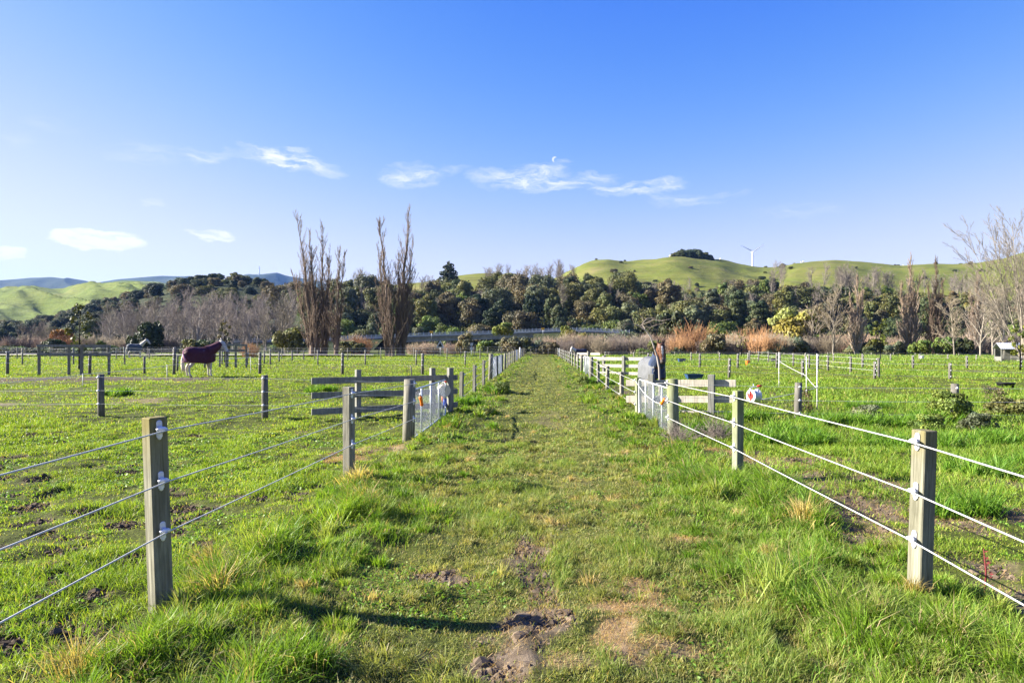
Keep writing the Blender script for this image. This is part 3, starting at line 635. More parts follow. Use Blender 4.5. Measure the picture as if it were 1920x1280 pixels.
# ------------------------------------------------------------------ gates
def gate(label, X_, y0, y1, zb, zt0, zt1, nb=3, fine=True, group=None):
    root = empty('farm_gate', (X_, y0, gz(X_, y0)), label, 'gate', group); z0 = gz(X_, y0); L = y1 - y0
    A = lambda t, z: (0, L * t, z - z0)
    T = lambda t: zt0 + (zt1 - zt0) * t
    b = MB(); r = .018
    c = [A(0, zb + .05), A(0, T(0) - .06), A(.012, T(0) - .015), A(.03, T(0)), A(.97, T(1)), A(.988, T(1) - .015), A(1, T(1) - .06), A(1, zb + .05), A(.985, zb), A(.015, zb), A(0, zb + .05)]
    b.tube(c, r, 8); b.obj('frame', M['galv'], root)
    for k in range(nb):
        t = (k + 1) / (nb + 1); MB().tube([A(t, zb), A(t, T(t))], .016, 8).obj('upright', M['galv'], root)
    b = MB(); H = min(zt0, zt1) - zb - .02; s = .06 if fine else .14; nn = int((L + H) / s); wr = .0015 if fine else .003
    for k in range(nn + 1):
        for sg in (1, -1):
            u0 = k * s - H; a0, c0 = (max(u0, 0), min(u0 + H, L))
            if c0 - a0 < .02: continue
            za_, zc_ = (a0 - u0, c0 - u0) if sg > 0 else (H - (a0 - u0), H - (c0 - u0))
            b.tube([(0.003 * sg, a0, zb + .01 + za_ - z0), (.003 * sg, c0, zb + .01 + zc_ - z0)], wr, 3, False)
    b.obj('wire_mesh', M['mesh'], root)
    b = MB()
    for z in (zb + .2, T(0) - .18): b.tube([(0, -.10, z - z0), (0, .0, z - z0)], .012, 6); b.tube([(0, -.02, z - z0), (0, .03, z - z0)], .028, 8)
    b.obj('hinge', M['galv'], root); return root
gate('galvanised mesh gate left of the lane with a cream rope reel beside it', XL, GL[1] + .18, 16.75, -.10, .79, .745)
gate('galvanised mesh gate on the right of the lane in front of the bay horse', XR, GR[1] + .16, RA[0][1] - .12, -.17, .77, .74)
gate('second mesh gate on the left, nearer of the pair side by side', XL, LA[3][1] + .2, 36.4, -.1, .92, .92, 3, False)
gate('second mesh gate on the left, further of the pair side by side', XL, 36.9, 41.3, -.1, .92, .92, 3, False)
gate('second mesh gate on the right, small and grey beyond four posts', XR, RA[4][1] + .3, 38.6, -.1, .92, .92, 3, False)
gate('small mesh gate far along the left lane fence', XL, 66.5, 70.5, -.1, .95, .95, 3, False)
gate('small mesh gate far along the right lane fence', XR, 85.5, 89.5, -.1, .95, .95, 3, False)
for X_, y_, lb, tp in ((XL, 36.65, 'thick round post between the pair of left gates', .95), (XL, 41.6, 'round latch post after the pair of left gates', .95)):
    me = post_mesh(tp - gz(X_, y_), .19, True); me.materials.append(M['grey_wood']); tag(link('gate_post', me, None, None, (X_, y_, gz(X_, y_))), lb, 'post')
p = lanep(975, 651, XL + .1, .09, True)
me = post_mesh(p[2] - gz(p[0], p[1]), .16, True); me.materials.append(M['white_pl']); tag(link('marker_post', me, None, None, (p[0], p[1], gz(p[0], p[1]))), 'white painted post standing above the left fence near the lane end', 'post')

# insulated gate handles, reels, ropes
def handle(label, P, d):
    root = empty('insulated_grip', P, label, 'gate handle'); d = Vector(d).normalized(); P = Vector((0, 0, 0))
    b = MB(); b.tube([P - d * .10, P - d * .085, P - d * .03, P + d * .03, P + d * .07, P + d * .10], [.022, .036, .03, .026, .034, .02], 10); b.obj('barrel', M['orange'], root)
    b = MB(); b.tube([P - d * .10, P - d * .16], .014, 8); b.tube([P + d * .1, P + d * .14, P + d * .17 + Vector((0, 0, .025)), P + d * .19], .006, 6); b.obj('hook', M['galv'], root)
    return root
pl = at(785, 752, 12.75); handle('orange insulated handle hooked on the left mesh gate', pl + np.array([.05, 0, 0]), (.1, .3, -.9))
pr = at(1249, 752, 13.4); handle('orange insulated handle at the end of the rope on the right gate', pr + np.array([-.06, 0, 0]), (.25, -.75, .6))
a = at(1198, 713, 17.2); bq = pr + np.array([-.09, .08, -.06]); Q = []
for k in range(15):
    t = k / 14; Q.append((a[0] - .09 + (bq[0] - a[0] + .09) * t, a[1] + (bq[1] - a[1]) * t, a[2] + (bq[2] - a[2]) * t - .42 * t * (1 - t)))
tag(MB().tube(Q, .0065, 6).obj('gate_rope', M['rope']), 'white rope sagging across the right mesh gate to the orange handle', 'rope')
def reel(label, P, rz, drum, cap, extra=None):
    root = empty('rope_reel', P, label, 'rope reel', None, rz)
    b = MB(); b.tube([(-.10, 0, 0), (-.085, 0, 0), (-.05, 0, 0), (.05, 0, 0), (.085, 0, 0), (.10, 0, 0)], [.15, .155, .125, .125, .155, .15], 22); b.obj('spool', M[drum], root)
    b = MB(); b.tube([(-.112, 0, 0), (-.104, 0, 0)], [.07, .085], 14); b.box((-.115, -.02, -.11), (-.103, .02, .11)); b.tube([(-.11, .05, .03), (-.17, .05, .03)], .014, 8); b.obj('crank', M[cap], root)
    b = MB(); b.tube([(-.13, 0, 0), (-.13, 0, .17), (-.04, 0, .20), (.06, 0, .20), (.13, 0, .17), (.13, 0, 0)], .010, 6); b.tube([(-.02, 0, .20), (-.02, 0, .25), (.0, .03, .265), (.02, .05, .24)], .008, 6); b.obj('carry_frame', M['galv'], root)
    b = MB(); b.tube([(.10, 0, .215), (.20, -.01, .225)], [.022, .026], 10); b.obj('grip', M[cap], root)
    return root
pq = at(1412, 741, 16.05); reel('white electric rope reel with red crank hanging on the right cross fence', (pq[0], pq[1] - .08, pq[2]), R(25), 'white_pl', 'red_pl')
pq = at(829, 731, 16.9); rl = reel('cream rope reel with red handle hanging on the left gate latch post', (pq[0] + .05, pq[1] - .12, pq[2]), R(-60), 'cream_pl', 'red_pl')
b = MB(); b.tube([(-.03, 0, -.13), (-.06, .02, -.22), (-.05, .0, -.30)], [.04, .05, .02], 8); b.obj('loose_rope', M['orange'], rl)
pb = at(828, 753, 16.85); b = MB(); b.tube([(0, 0, .10), (0, 0, .085), (0, 0, -.06), (0, 0, -.10)], [.02, .045, .045, .03], 10); b.tube([(0, 0, .10), (0, 0, .2)], .008, 6)
tag(b.obj('insulated_grip', M['blue_pl'], None, (pb[0] + .1, pb[1] - .1, pb[2])), 'blue plastic handle hanging below the cream reel on the left', 'gate handle')
# dry stick poking up behind the left gate post
tag(MB().tube([at(772, 706, 12.6), at(771, 690, 12.6), at(769, 685, 12.6)], [.014, .012, .008], 6).obj('stick', M['grey_wood']), 'thin grey stick standing up behind the left round gate post', 'stick')

# temporary tape fences on thin plastic posts
def tape(label, P, posts, wr=.011):
    root = empty('tape_fence', (P[0][0], P[0][1], gz(P[0][0], P[0][1])), label, 'fence'); o = np.array(root.location)
    b = MB(); Q = []
    for a, c in zip(P[:-1], P[1:]):
        for k in range(8): t = k / 8; Q.append(np.array(a) * (1 - t) + np.array(c) * t - np.array([0, 0, .10 * t * (1 - t)]) - o)
    Q.append(np.array(P[-1]) - o); b.tube(Q, wr, 4).obj('tape', M['rope'], root)
    for (px, pt, y) in posts:
        p = at(px, pt, y); g = gz(p[0], p[1]); q = p - o
        b = MB(); b.tube([(0, 0, -.2), (0, 0, p[2] - g)], .013, 6)
        for z in np.linspace(.22, p[2] - g - .08, 4): b.ell((0.01, 0, z), (.03, .025, .022), None, 6, 4)
        b.obj('post', M['white_pl'], root, (q[0], q[1], g - o[2]))
tape('white electric tape slanting across the left paddock on thin white posts', [at(-60, 724, 21), at(155, 702, 27.5), at(330, 683, 33), at(408, 674.5, 36.3), at(470, 669, 39)], [(-60, 722, 21), (155, 700, 27.5), (313, 683, 33), (470, 668, 39)])
tape('white electric tape zigzagging between three thin white posts in the right paddock', [at(1425, 749, 16.1), at(1531, 727, 18), at(1511, 704, 22.5), at(1461, 677, 27)], [(1532, 663, 18), (1512, 668, 23), (1460.5, 660, 27)], .009)
# ------------------------------------------------------------------ hills
def hill(name, sky_, y0, y1, mat, label, amp=0, fr=.02, seed=1, base=-.5, power=1.0, nu=220, nv=70, back=1.35, ridge=0, rfr=.02, rsk=0., drop=0., patch=None, um=None):
    """A hillside: foot at y0, crest at y1, the crest following the skyline points (px, py)."""
    sk = sorted(sky_); pu = np.linspace(sk[0][0], sk[-1][0], nu); pv = np.interp(pu, [p[0] for p in sk], [p[1] for p in sk])
    ker = np.array([1, 2, 3, 2, 1.]) / 9; pv = np.convolve(np.pad(pv, 2, 'edge'), ker, 'valid')
    t = np.linspace(0, back, nv); U, T = np.meshgrid(pu, t); PV = np.broadcast_to(pv, U.shape)
    d1 = (U - 960) / F
    yy = y0 + T * (y1 - y0)
    dx = (fw[0] + rt[0] * d1) / (fw[1] + rt[1] * d1); sl = ((HY - PV) / F) / (fw[1] + rt[1] * d1)
    Xh = dx * yy; H = 1.65 + sl * y1 - drop
    prof = np.where(T <= 1, np.sin(np.minimum(T, 1) * PI / 2) ** power, 1 - (T - 1) * .5)
    Zh = base + (H - base) * prof
    e = np.sin(np.clip(T, 0, 1) * PI) ** .6
    Zh = Zh + amp * (fbm(Xh * fr, yy * fr, seed, 4) - .5) * 2 * e
    if ridge: Zh = Zh - ridge * np.abs(fbm(Xh * rfr + yy * rsk, yy * rfr * .35, seed + 9, 3) - .5) * 2 * np.sin(np.clip(T, 0, 1) * PI) ** .8
    V = np.stack([Xh, yy, Zh], -1).reshape(-1, 3)
    i = (np.arange(nv - 1)[:, None] * nu + np.arange(nu - 1)[None]).ravel(); lp = np.stack([i, i + 1, i + nu + 1, i + nu], 1)
    me = npmesh(name, V, lp, np.arange(len(i)) * 4, None, True)
    tag(link(name, me, mat), label, name, kind='structure')
    def zat(px, y):
        tt = (y - y0) / (y1 - y0); a = (px - pu[0]) / (pu[-1] - pu[0]) * (nu - 1); b_ = tt / back * (nv - 1)
        a = min(max(a, 0), nu - 1.001); b_ = min(max(b_, 0), nv - 1.001); i0, j0 = int(a), int(b_); fa, fb = a - i0, b_ - j0
        q = Zh[j0:j0+2, i0:i0+2]; return float((q[0,0]*(1-fa)+q[0,1]*fa)*(1-fb)+(q[1,0]*(1-fa)+q[1,1]*fa)*fb)
    return zat
def hillmat(name, stops, s=.02, s2=.25, bump=1.5, brown=None):
    m, nt, out = newmat(name); P = coords(nt, 'World', (1, 1, 1.5))
    a = N(nt, 'ShaderNodeTexNoise', {'Vector': P, 'Scale': s, 'Detail': 8, 'Roughness': .62, 'Distortion': .4})
    c = ramp(nt, a.outputs[0], stops)
    f = N(nt, 'ShaderNodeTexNoise', {'Vector': coords(nt, 'World', (1, 1, 4)), 'Scale': s2, 'Detail': 6, 'Roughness': .7})
    c = mixc(nt, N(nt, 'ShaderNodeMapRange', {0: f.outputs[0], 1: .5, 2: .75, 3: 0., 4: .55}).outputs[0], c, brown or tuple(q * .55 for q in stops[0][1]))
    tn = N(nt, 'ShaderNodeTexNoise', {'Vector': coords(nt, 'World', (.02, .02, .8)), 'Scale': 1., 'Detail': 5, 'Roughness': .65})
    c = mixc(nt, N(nt, 'ShaderNodeMapRange', {0: tn.outputs[0], 1: .50, 2: .62, 3: 0., 4: .42}).outputs[0], c, tuple(q * .5 for q in stops[1][1]))
    b = N(nt, 'ShaderNodeBsdfPrincipled', {'Base Color': c, 'Roughness': .95, 'Specular IOR Level': .1})
    nb = N(nt, 'ShaderNodeBump', {'Height': f.outputs[0], 'Strength': .7, 'Distance': bump}); nt.links.new(nb.outputs[0], b.inputs['Normal'])
    nt.links.new(b.outputs[0], out.inputs[0]); return m
M['hillgrass'] = hillmat('hill_pasture', [(.3, (.08, .10, .02)), (.45, (.115, .135, .024)), (.58, (.145, .15, .036)), (.72, (.19, .16, .065))], .022, .16, 1.6, (.13, .10, .05))
M['hillgrass_far'] = hillmat('far_hill_pasture', [(.3, (.055, .085, .016)), (.5, (.095, .13, .022)), (.7, (.14, .155, .04))], .01, .04, 5, (.055, .06, .028))
M['bush'] = hillmat('bush_floor', [(.3, (.02, .03, .012)), (.5, (.035, .045, .018)), (.7, (.06, .065, .03))], .15, .8, .8)
M['bushfar'] = hillmat('far_bush', [(.35, (.018, .032, .012)), (.5, (.03, .046, .016)), (.65, (.05, .06, .022))], .05, .22, 4)
M['mtn'] = hillmat('mountain_bush', [(.35, (.012, .022, .012)), (.5, (.02, .034, .016)), (.65, (.04, .05, .024))], .004, .02, 12)
hill('mountain', [(-280,535),(-150,528),(0,525),(50,521),(95,520),(120,523),(165,527),(210,548)], 2600, 3900, M['mtn'], 'blue forested mountain far off on the left', 25, .002, 3, 0, 1.0, 150, 50, ridge=90, rfr=.0035, rsk=.002)
hill('mountain', [(120,552),(180,530),(215,524),(300,517),(345,518),(400,530),(450,520),(470,515),(515,514),(548,519),(600,530),(720,560)], 2900, 4200, M['mtn'], 'blue forested mountain far off behind the wooded hill', 25, .002, 5, 0, 1.0, 150, 50, ridge=90, rfr=.0035, rsk=.002)
hill('hill_slope', [(130,560),(175,533),(200,531),(230,527),(250,528),(300,531),(360,545),(420,560)], 1300, 1750, M['hillgrass_far'], 'pale green far slope below the blue mountain', 10, .006, 15, 0, 1.2, 90, 40)
hill('green_hill', [(-1000,552),(-400,540),(-150,541),(0,543),(40,539),(62,536),(85,541),(120,546),(150,538),(172,532),(195,536),(240,536),(262,536),(300,545),(380,556),(460,585)], 420, 900, M['hillgrass_far'], 'green grass hill with shaded gullies on the left', 6, .012, 29, -1, .8, 420, 130, ridge=32, rfr=.02, rsk=.022)
zC = hill('wooded_hill', [(-900,655),(-300,640),(0,604),(100,590),(200,560),(260,543),(330,528),(352,521),(385,517),(430,518),(480,526),(520,538),(560,548),(640,560),(760,580)], 175, 430, M['bush'], 'bush clad hill rising from left to right behind the grey trees', 2, .02, 35, -1, 1.6, 220, 60, drop=5)
zF = hill('forest_slope', [(380,640),(480,585),(560,566),(640,562),(720,560),(800,560),(900,556),(1000,555),(1090,546),(1170,545),(1230,566),(1300,570),(1380,556),(1450,552),(1550,568),(1700,572),(1800,580),(1920,585),(2100,590),(2300,600)], 192, 292, M['bush'], 'steep slope of dark native forest behind the paddocks', 1.2, .05, 45, -.6, 1.15, 220, 60, drop=3.0)
zG = hill('pasture_hill', [(860,560),(960,545),(1040,530),(1075,512),(1095,502),(1112,498),(1140,496),(1180,500),(1220,497),(1250,492),(1275,491),(1300,494),(1330,498),(1352,499),(1385,508),(1420,511),(1460,508),(1490,500),(1530,497),(1562,495),(1600,499),(1640,504),(1690,508),(1740,506),(1800,504),(1840,499),(1880,490),(1930,478),(2050,462),(2300,455)], 310, 640, M['hillgrass'], 'bright green rounded pasture hill on the skyline', 4.5, .014, 55, -1, .95, 300, 90, ridge=5, rfr=.02, rsk=.008)
hill('ridge_hill', [(560,560),(640,545),(800,530),(860,518),(900,513),(935,513),(965,520),(1000,528),(1100,540)], 310, 420, M['hillgrass'], 'green hilltop just showing above the forest near the lone pine', 2, .02, 65, -1, .9, 90, 40)

# ------------------------------------------------------------------ trees
def lobes_crown(seed, lobes, n, size, flat=.9, inner=.72):
    """Crown of many leaf clumps spread over and between lobes (cx, cy, cz, rx, ry, rz)."""
    r = np.random.default_rng(seed); L = np.array(lobes, float); area = (L[:, 3] * L[:, 4] + L[:, 5] ** 2); k = r.choice(len(L), n, p=area / area.sum())
    d = r.normal(0, 1, (n, 3)); d[:, 2] = d[:, 2] * .9 + .18; d /= np.linalg.norm(d, axis=1)[:, None]
    rad = inner + (1 - inner) * r.random(n) ** .5 + r.normal(0, .05, n)
    C = L[k, :3] + d * L[k, 3:] * rad[:, None]
    nrm = d + r.normal(0, .55, (n, 3)); nrm /= np.linalg.norm(nrm, axis=1)[:, None]
    a = np.cross(nrm, r.normal(0, 1, (n, 3))); a /= np.linalg.norm(a, axis=1)[:, None]; b = np.cross(nrm, a)
    s = size * r.uniform(.5, 1.4, n)[:, None]
    V = np.empty((n, 5, 3)); V[:, 0] = C - a * s - b * s * .45; V[:, 1] = C + a * s * .5 - b * s * .8; V[:, 2] = C + a * s - b * s * .1; V[:, 3] = C + a * s * .3 + b * s * flat; V[:, 4] = C - a * s * .6 + b * s * .6
    V[:, 4] += nrm * s * .35; V[:, 1] += nrm * s * .3
    lob = r.uniform(.72, 1.3, len(L))[k] * r.uniform(.7, 1.35, n)
    warm = r.normal(0, .09, len(L))[k]
    col = np.stack([lob * (1 + warm), lob, lob * (1 - warm)], 1)
    return V.reshape(-1, 3), np.arange(n * 5), np.arange(n) * 5, np.repeat(col, 5, 0)
def rand_lobes(seed, w, h, z0, n, top=.5):
    r = np.random.default_rng(seed); out = [(0, 0, z0 + h * .5, w * .36, w * .36, h * .38)]
    for k in range(n):
        t = r.random(); z = z0 + h * (.15 + .72 * t); q = w * .42 * math.sqrt(max(.08, 1 - abs(t - .35) ** 1.6 * 1.35)); a = r.uniform(0, 2 * PI)
        s = w * r.uniform(.08, .21); q *= r.uniform(.75, 1.15); out.append((q * math.cos(a), q * math.sin(a), z, s * r.uniform(.8, 1.3), s * r.uniform(.8, 1.3), s * r.uniform(.6, 1.2)))
    for k in range(3): out.append((r.normal(0, w * .12), r.normal(0, w * .12), z0 + h * r.uniform(.8, .92), w * .18, w * .18, h * .11))
    return out
def trunk_mesh(h, r0, seed, limbs=5, spread=.3, z0=.3):
    r = random.Random(seed); b = MB(); P = [(0, 0, -.6)]; x = y = 0
    for k in range(1, 6): x += r.uniform(-.03, .03) * h * .3; y += r.uniform(-.03, .03) * h * .3; P.append((x, y, h * k / 5 * .85))
    b.tube(P, [r0 * 1.35] + [r0 * (1 - .16 * k) for k in range(1, 6)], 8)
    for k in range(limbs):
        t = r.uniform(z0, .8); i = min(4, int(t * 5)); p = Vector(P[i]).lerp(Vector(P[i + 1]), t * 5 - i); a = r.uniform(0, 2 * PI); L = h * spread * r.uniform(.7, 1.2)
        b.tube([p, p + Vector((math.cos(a) * L * .5, math.sin(a) * L * .5, L * .35)), p + Vector((math.cos(a) * L, math.sin(a) * L, L * .9))], [r0 * .45, r0 * .3, r0 * .1], 5)
    return b.mesh('trunk')
M['bark'] = pm('grey_brown_bark', [(.3, (.07, .055, .042)), (.55, (.15, .125, .10)), (.75, (.24, .21, .17))], (5, 5, 1.2), .9, .5)
GREENS = {'dark': (.052, .068, .024), 'olive': (.105, .112, .032), 'brown': (.115, .098, .046), 'bright': (.105, .145, .026), 'grey': (.105, .12, .06), 'yellow': (.185, .17, .035), 'lime': (.12, .14, .022), 'rust': (.28, .13, .03), 'deep': (.026, .043, .018)}
for k, c in GREENS.items(): M['leaf_' + k] = leafmat(k + '_foliage', c, .18, .55, .22, .25)
PROTO = []
for k in range(7):
    w_, h_ = [(8, 8.5), (9, 8), (6, 10), (9, 6.5), (5.2, 9.5), (10, 9), (7, 7.5)][k]
    PROTO.append((npmesh('crown', *lobes_crown(200 + k, rand_lobes(300 + k, w_, h_, 1.0, 40 + 3 * k), 7000, .21, .9, .55)), trunk_mesh(h_, .22, 400 + k)))
cr = random.Random(77)
def tree(name, pro, mat, loc, sc, rz, label, cat_, group=None, bark='bark'):
    root = empty(name, loc, label, cat_, group, rz, sc)
    o = link('crown', pro[0], None, root)
    if len(pro[0].materials) == 0: pro[0].materials.append(M[mat])
    o.material_slots[0].link = 'OBJECT'; o.material_slots[0].material = M[mat]
    if pro[1] is not None: link('trunk', pro[1], M[bark], root)
    return root
KN = {'dark': 'dark green', 'olive': 'olive green', 'brown': 'brownish green', 'bright': 'bright green', 'grey': 'grey green', 'deep': 'blackish green'}
def zone(px): return ('behind the left poplars' if px < 800 else 'behind the road bridge' if px < 1060 else 'above the orange willow scrub' if px < 1450 else 'behind the right poplars')
# the forest slope: spaced crowns in rows up the slope
taken = []; nf = 0
for att in range(9000):
    if nf >= 299: break
    y = 194 + 100 * cr.random(); px = cr.uniform(470, 1960)
    if px < 640 and y < 200 + (640 - px) * .5: continue
    x = xa(px, y); sp_ = 6.6
    if any((x - a) ** 2 + (y - b_) ** 2 < sp_ ** 2 for a, b_ in taken): continue
    taken.append((x, y)); nf += 1
    nv_ = fbm(x * .05, y * .05, 500, 2); u = cr.random() * .7 + float(nv_) * .6 - .15
    low = y < 206
    kind = 'deep' if 880 < px < 1010 and y < 225 and u < .6 else ('dark' if u < .28 else 'olive' if u < .54 else 'brown' if u < .72 else 'grey' if u < .84 else 'bright')
    if low and cr.random() < .45: kind = 'bright'
    s = cr.uniform(.8, 1.2) * (.75 if low else 1)
    if px > 1230 and y > 240: s *= .85
    tree('forest_tree', PROTO[cr.randrange(7)], 'leaf_' + kind, (x, y, zF(px, y) - 1.1), (s * cr.uniform(.85, 1.12), s * cr.uniform(.85, 1.12), s * cr.uniform(.9, 1.22)), cr.uniform(0, 6.28),
         f'{KN[kind]} rounded tree in the forest on the slope {zone(px)}', 'tree', f'{KN[kind]} forest trees {zone(px)}')
# low mixed shrubs closing the gaps between the forest trees
ul = []
for k in range(1500):
    y = 193 + 100 * cr.random(); px = cr.uniform(480, 1960)
    if px < 640 and y < 200 + (640 - px) * .5: continue
    q = cr.uniform(1.6, 3.4); ul.append((xa(px, y), y, zF(px, y) + q * .35, q * 1.3, q * 1.2, q * .85))
M['leaf_mixed'] = leafmat('mixed_understorey', (.085, .095, .032), .18, .6, .0, .2)
tag(link('forest_understorey', npmesh('forest_understorey', *lobes_crown(55, ul, 90000, .30, .9, .6)), M['leaf_mixed']), 'dense mixed native shrubs filling the slope between the forest trees', 'shrubs', kind='stuff')
# trees along the top of the left wooded hill
taken2 = []
for att in range(4000):
    if len(taken2) >= 210: break
    px = cr.uniform(-40, 620); t = cr.random(); y = 180 + 255 * t ** .8
    if px < 60 and t > .7: continue
    if 325 < px < 385 and t > .82: continue
    x = xa(px, y)
    if any((x - a) ** 2 + (y - b_) ** 2 < 9.5 ** 2 for a, b_ in taken2): continue
    taken2.append((x, y)); kind = cr.choice(['dark', 'dark', 'deep', 'brown', 'olive']); s = cr.uniform(.5, .88); wh = 'on the crest' if t > .75 else 'on the lower slope'
    tree('bush_tree', PROTO[cr.randrange(7)], 'leaf_' + kind, (x, y, zC(px, y) - 1.5), (s * 1.3, s * 1.3, s * .85), cr.uniform(0, 6.28),
         f'{KN[kind]} bushy tree {wh} of the left hill', 'tree', f'{KN[kind]} trees {wh} of the left hill')
# clump on the green hill
M['dummy'] = M['leaf_dark']
for (x0, x1, n_, y, lab, s0) in ((1262, 1336, 20, 560, 'dark tree in the round clump on top of the green hill', 1.15), (1184, 1228, 9, 630, 'small dark tree on the skyline left of the hilltop clump', .55), (1456, 1478, 5, 610, 'dark tree on the skyline right of the wind turbine', .8), (1070, 1108, 10, 420, 'dark bush tree at the left shoulder of the green hill', 1.0), (1408, 1480, 10, 330, 'dark pine at the forest edge below the wind turbine', .9)):
    for k in range(n_):
        px = x0 + (x1 - x0) * (k + cr.random()) / n_; f = math.sin(PI * (k + .5) / n_); yy = y + cr.uniform(-28, 10) * (1 if y > 500 else .4); s = s0 * (cr.uniform(.75, 1.05) * (.55 + .55 * f))
        tree('hill_tree', PROTO[cr.randrange(7)], 'leaf_' + cr.choice(['dark', 'deep', 'dark', 'olive']), (xa(px, yy), yy, zG(px, yy) - 1.2), (s, s, s * .68), cr.uniform(0, 6.28), lab, 'tree', lab + ' (group)')
for k in range(46):
    px = cr.uniform(1100, 1860); yy = cr.uniform(360, 610); s = cr.uniform(.16, .38)
    tree('hill_tree', PROTO[cr.randrange(7)], 'leaf_' + cr.choice(['dark', 'olive', 'brown']), (xa(px, yy), yy, zG(px, yy) - .3), (s * 1.3, s * 1.3, s * .8), cr.uniform(0, 6.28), 'small scrub bush dotted over the green hillside', 'bush', 'scrub bushes on the green hill')
# lone pine in tiers on the ridge, and a round bare tree beside it
pl_ = []
pr_ = np.random.default_rng(8)
for k in range(17):
    t = k / 16; z = 3.2 + 9 * t; rad = 3.9 * (1 - t) ** .6 + .7; a = k * 2.4
    for q in range(2): pl_.append((rad * .55 * math.cos(a + q * 2.9), rad * .55 * math.sin(a + q * 2.9), z + pr_.normal(0, .2), rad * .5, rad * .5, .55))
pine = (npmesh('crown', *lobes_crown(31, pl_, 3200, .30)), trunk_mesh(12.5, .3, 32, 9, .25, .25))
p = at(841, 552, 300); tree('pine_tree', pine, 'leaf_deep', (p[0], p[1], p[2] - 1), (1.3, 1.3, 1.22), 1.0, 'tall lone pine with tiered branches standing above the ridge', 'pine tree')

# ---- bare trees: branching twigs as tapered three-sided pieces
def segs_mesh(name, S0, S1, r0, r1, col, n=3):
    S0, S1, r0, r1 = (np.array(q, float) for q in (S0, S1, r0, r1)); d = S1 - S0; d /= np.linalg.norm(d, axis=1)[:, None] + 1e-9
    up = np.where(np.abs(d[:, 2:3]) < .9, np.array([[0, 0, 1.]]), np.array([[1., 0, 0]])); a = np.cross(d, up); a /= np.linalg.norm(a, axis=1)[:, None]; b = np.cross(a, d); m_ = len(d)
    V = np.empty((m_, 2 * n, 3))
    for k in range(n):
        q = 2 * PI * k / n; o = a * math.cos(q) + b * math.sin(q); V[:, k] = S0 + o * r0[:, None]; V[:, n + k] = S1 + o * r1[:, None]
    f = np.array([[k, (k + 1) % n, n + (k + 1) % n, n + k] for k in range(n)]).ravel()
    lp = (np.arange(m_)[:, None] * 2 * n + f[None]).ravel()
    return npmesh(name, V.reshape(-1, 3), lp, np.arange(m_ * n) * 4, np.repeat(np.array(col, float), 2 * n, 0), True)
class Bare:
    """Grows trunk, limbs and twigs; keeps the thick pieces and the twigs apart."""
    def __init__(s, seed): s.r = np.random.default_rng(seed); s.big = []; s.tw = []
    def branch(s, p, d, L, r, n, wob, up, kids, lvl, ratio=(.35, .6), ang=(.3, .7), t0=.25, taper=.35, rmin=.01):
        p = np.array(p, float); d = np.array(d, float); d /= np.linalg.norm(d); pts = [p.copy()]; dirs = [d.copy()]
        for k in range(n):
            d = d + s.r.normal(0, wob, 3) + np.array([0, 0, up]); d /= np.linalg.norm(d); q = p + d * L / n
            ra, rb = r * (1 - (1 - taper) * k / n), r * (1 - (1 - taper) * (k + 1) / n)
            (s.big if lvl == 0 or r > .05 else s.tw).append((p.copy(), q.copy(), max(ra, rmin), max(rb, rmin))); p = q; pts.append(p.copy()); dirs.append(d.copy())
        if not kids: return
        nk = kids[0]
        for k in range(nk):
            t = t0 + (1 - t0) * (k + s.r.random()) / nk; f = t * n; i = min(n - 1, int(f)); b = pts[i] + (pts[i + 1] - pts[i]) * (f - i)
            dd = dirs[i + 1]; v = s.r.normal(0, 1, 3); v -= dd * v.dot(dd); v /= np.linalg.norm(v); a = s.r.uniform(*ang)
            s.branch(b, dd * math.cos(a) + v * math.sin(a), L * s.r.uniform(*ratio) * (1.15 - .6 * t), max(rmin, r * (.55 - .25 * t)), max(2, n - 1), wob * 1.2, up, kids[1:], lvl + 1, ratio, ang, .12, taper, rmin)
    def meshes(s, shade=.25):
        out = []
        for nm, L_, k in (('trunk', s.big, 6), ('crown', s.tw, 3)):
            if not L_: out.append(None); continue
            c = s.r.uniform(1 - shade, 1 + shade, (len(L_), 1)) * np.ones((1, 3)); out.append(segs_mesh(nm, [q[0] for q in L_], [q[1] for q in L_], [q[2] for q in L_], [q[3] for q in L_], c, k))
        return (out[1], out[0])
def twig(name, c): M[name] = leafmat(name, c, .0, .8, .16, .1)
twig('twig_grey', (.20, .17, .15)); twig('twig_pale', (.20, .175, .14)); twig('twig_brown', (.175, .13, .095)); twig('twig_pink', (.30, .21, .15)); twig('twig_orange', (.36, .205, .10)); twig('twig_tan', (.27, .225, .16)); twig('twig_mauve', (.185, .155, .135)); twig('bark_pale', (.21, .185, .15)); twig('bark_brown', (.15, .115, .085)); twig('bark_grey', (.25, .225, .20))
def bare(name, pro, mt, bk, loc, sc, rz, label, cat_='tree', group=None):
    root = empty(name, loc, label, cat_, group, rz, sc)
    for me, nm, m_ in ((pro[0], 'crown', mt), (pro[1], 'trunk', bk)):
        if me is None: continue
        if len(me.materials) == 0: me.materials.append(M[m_])
        o = link(nm, me, None, root); o.material_slots[0].link = 'OBJECT'; o.material_slots[0].material = M[m_]
    return root
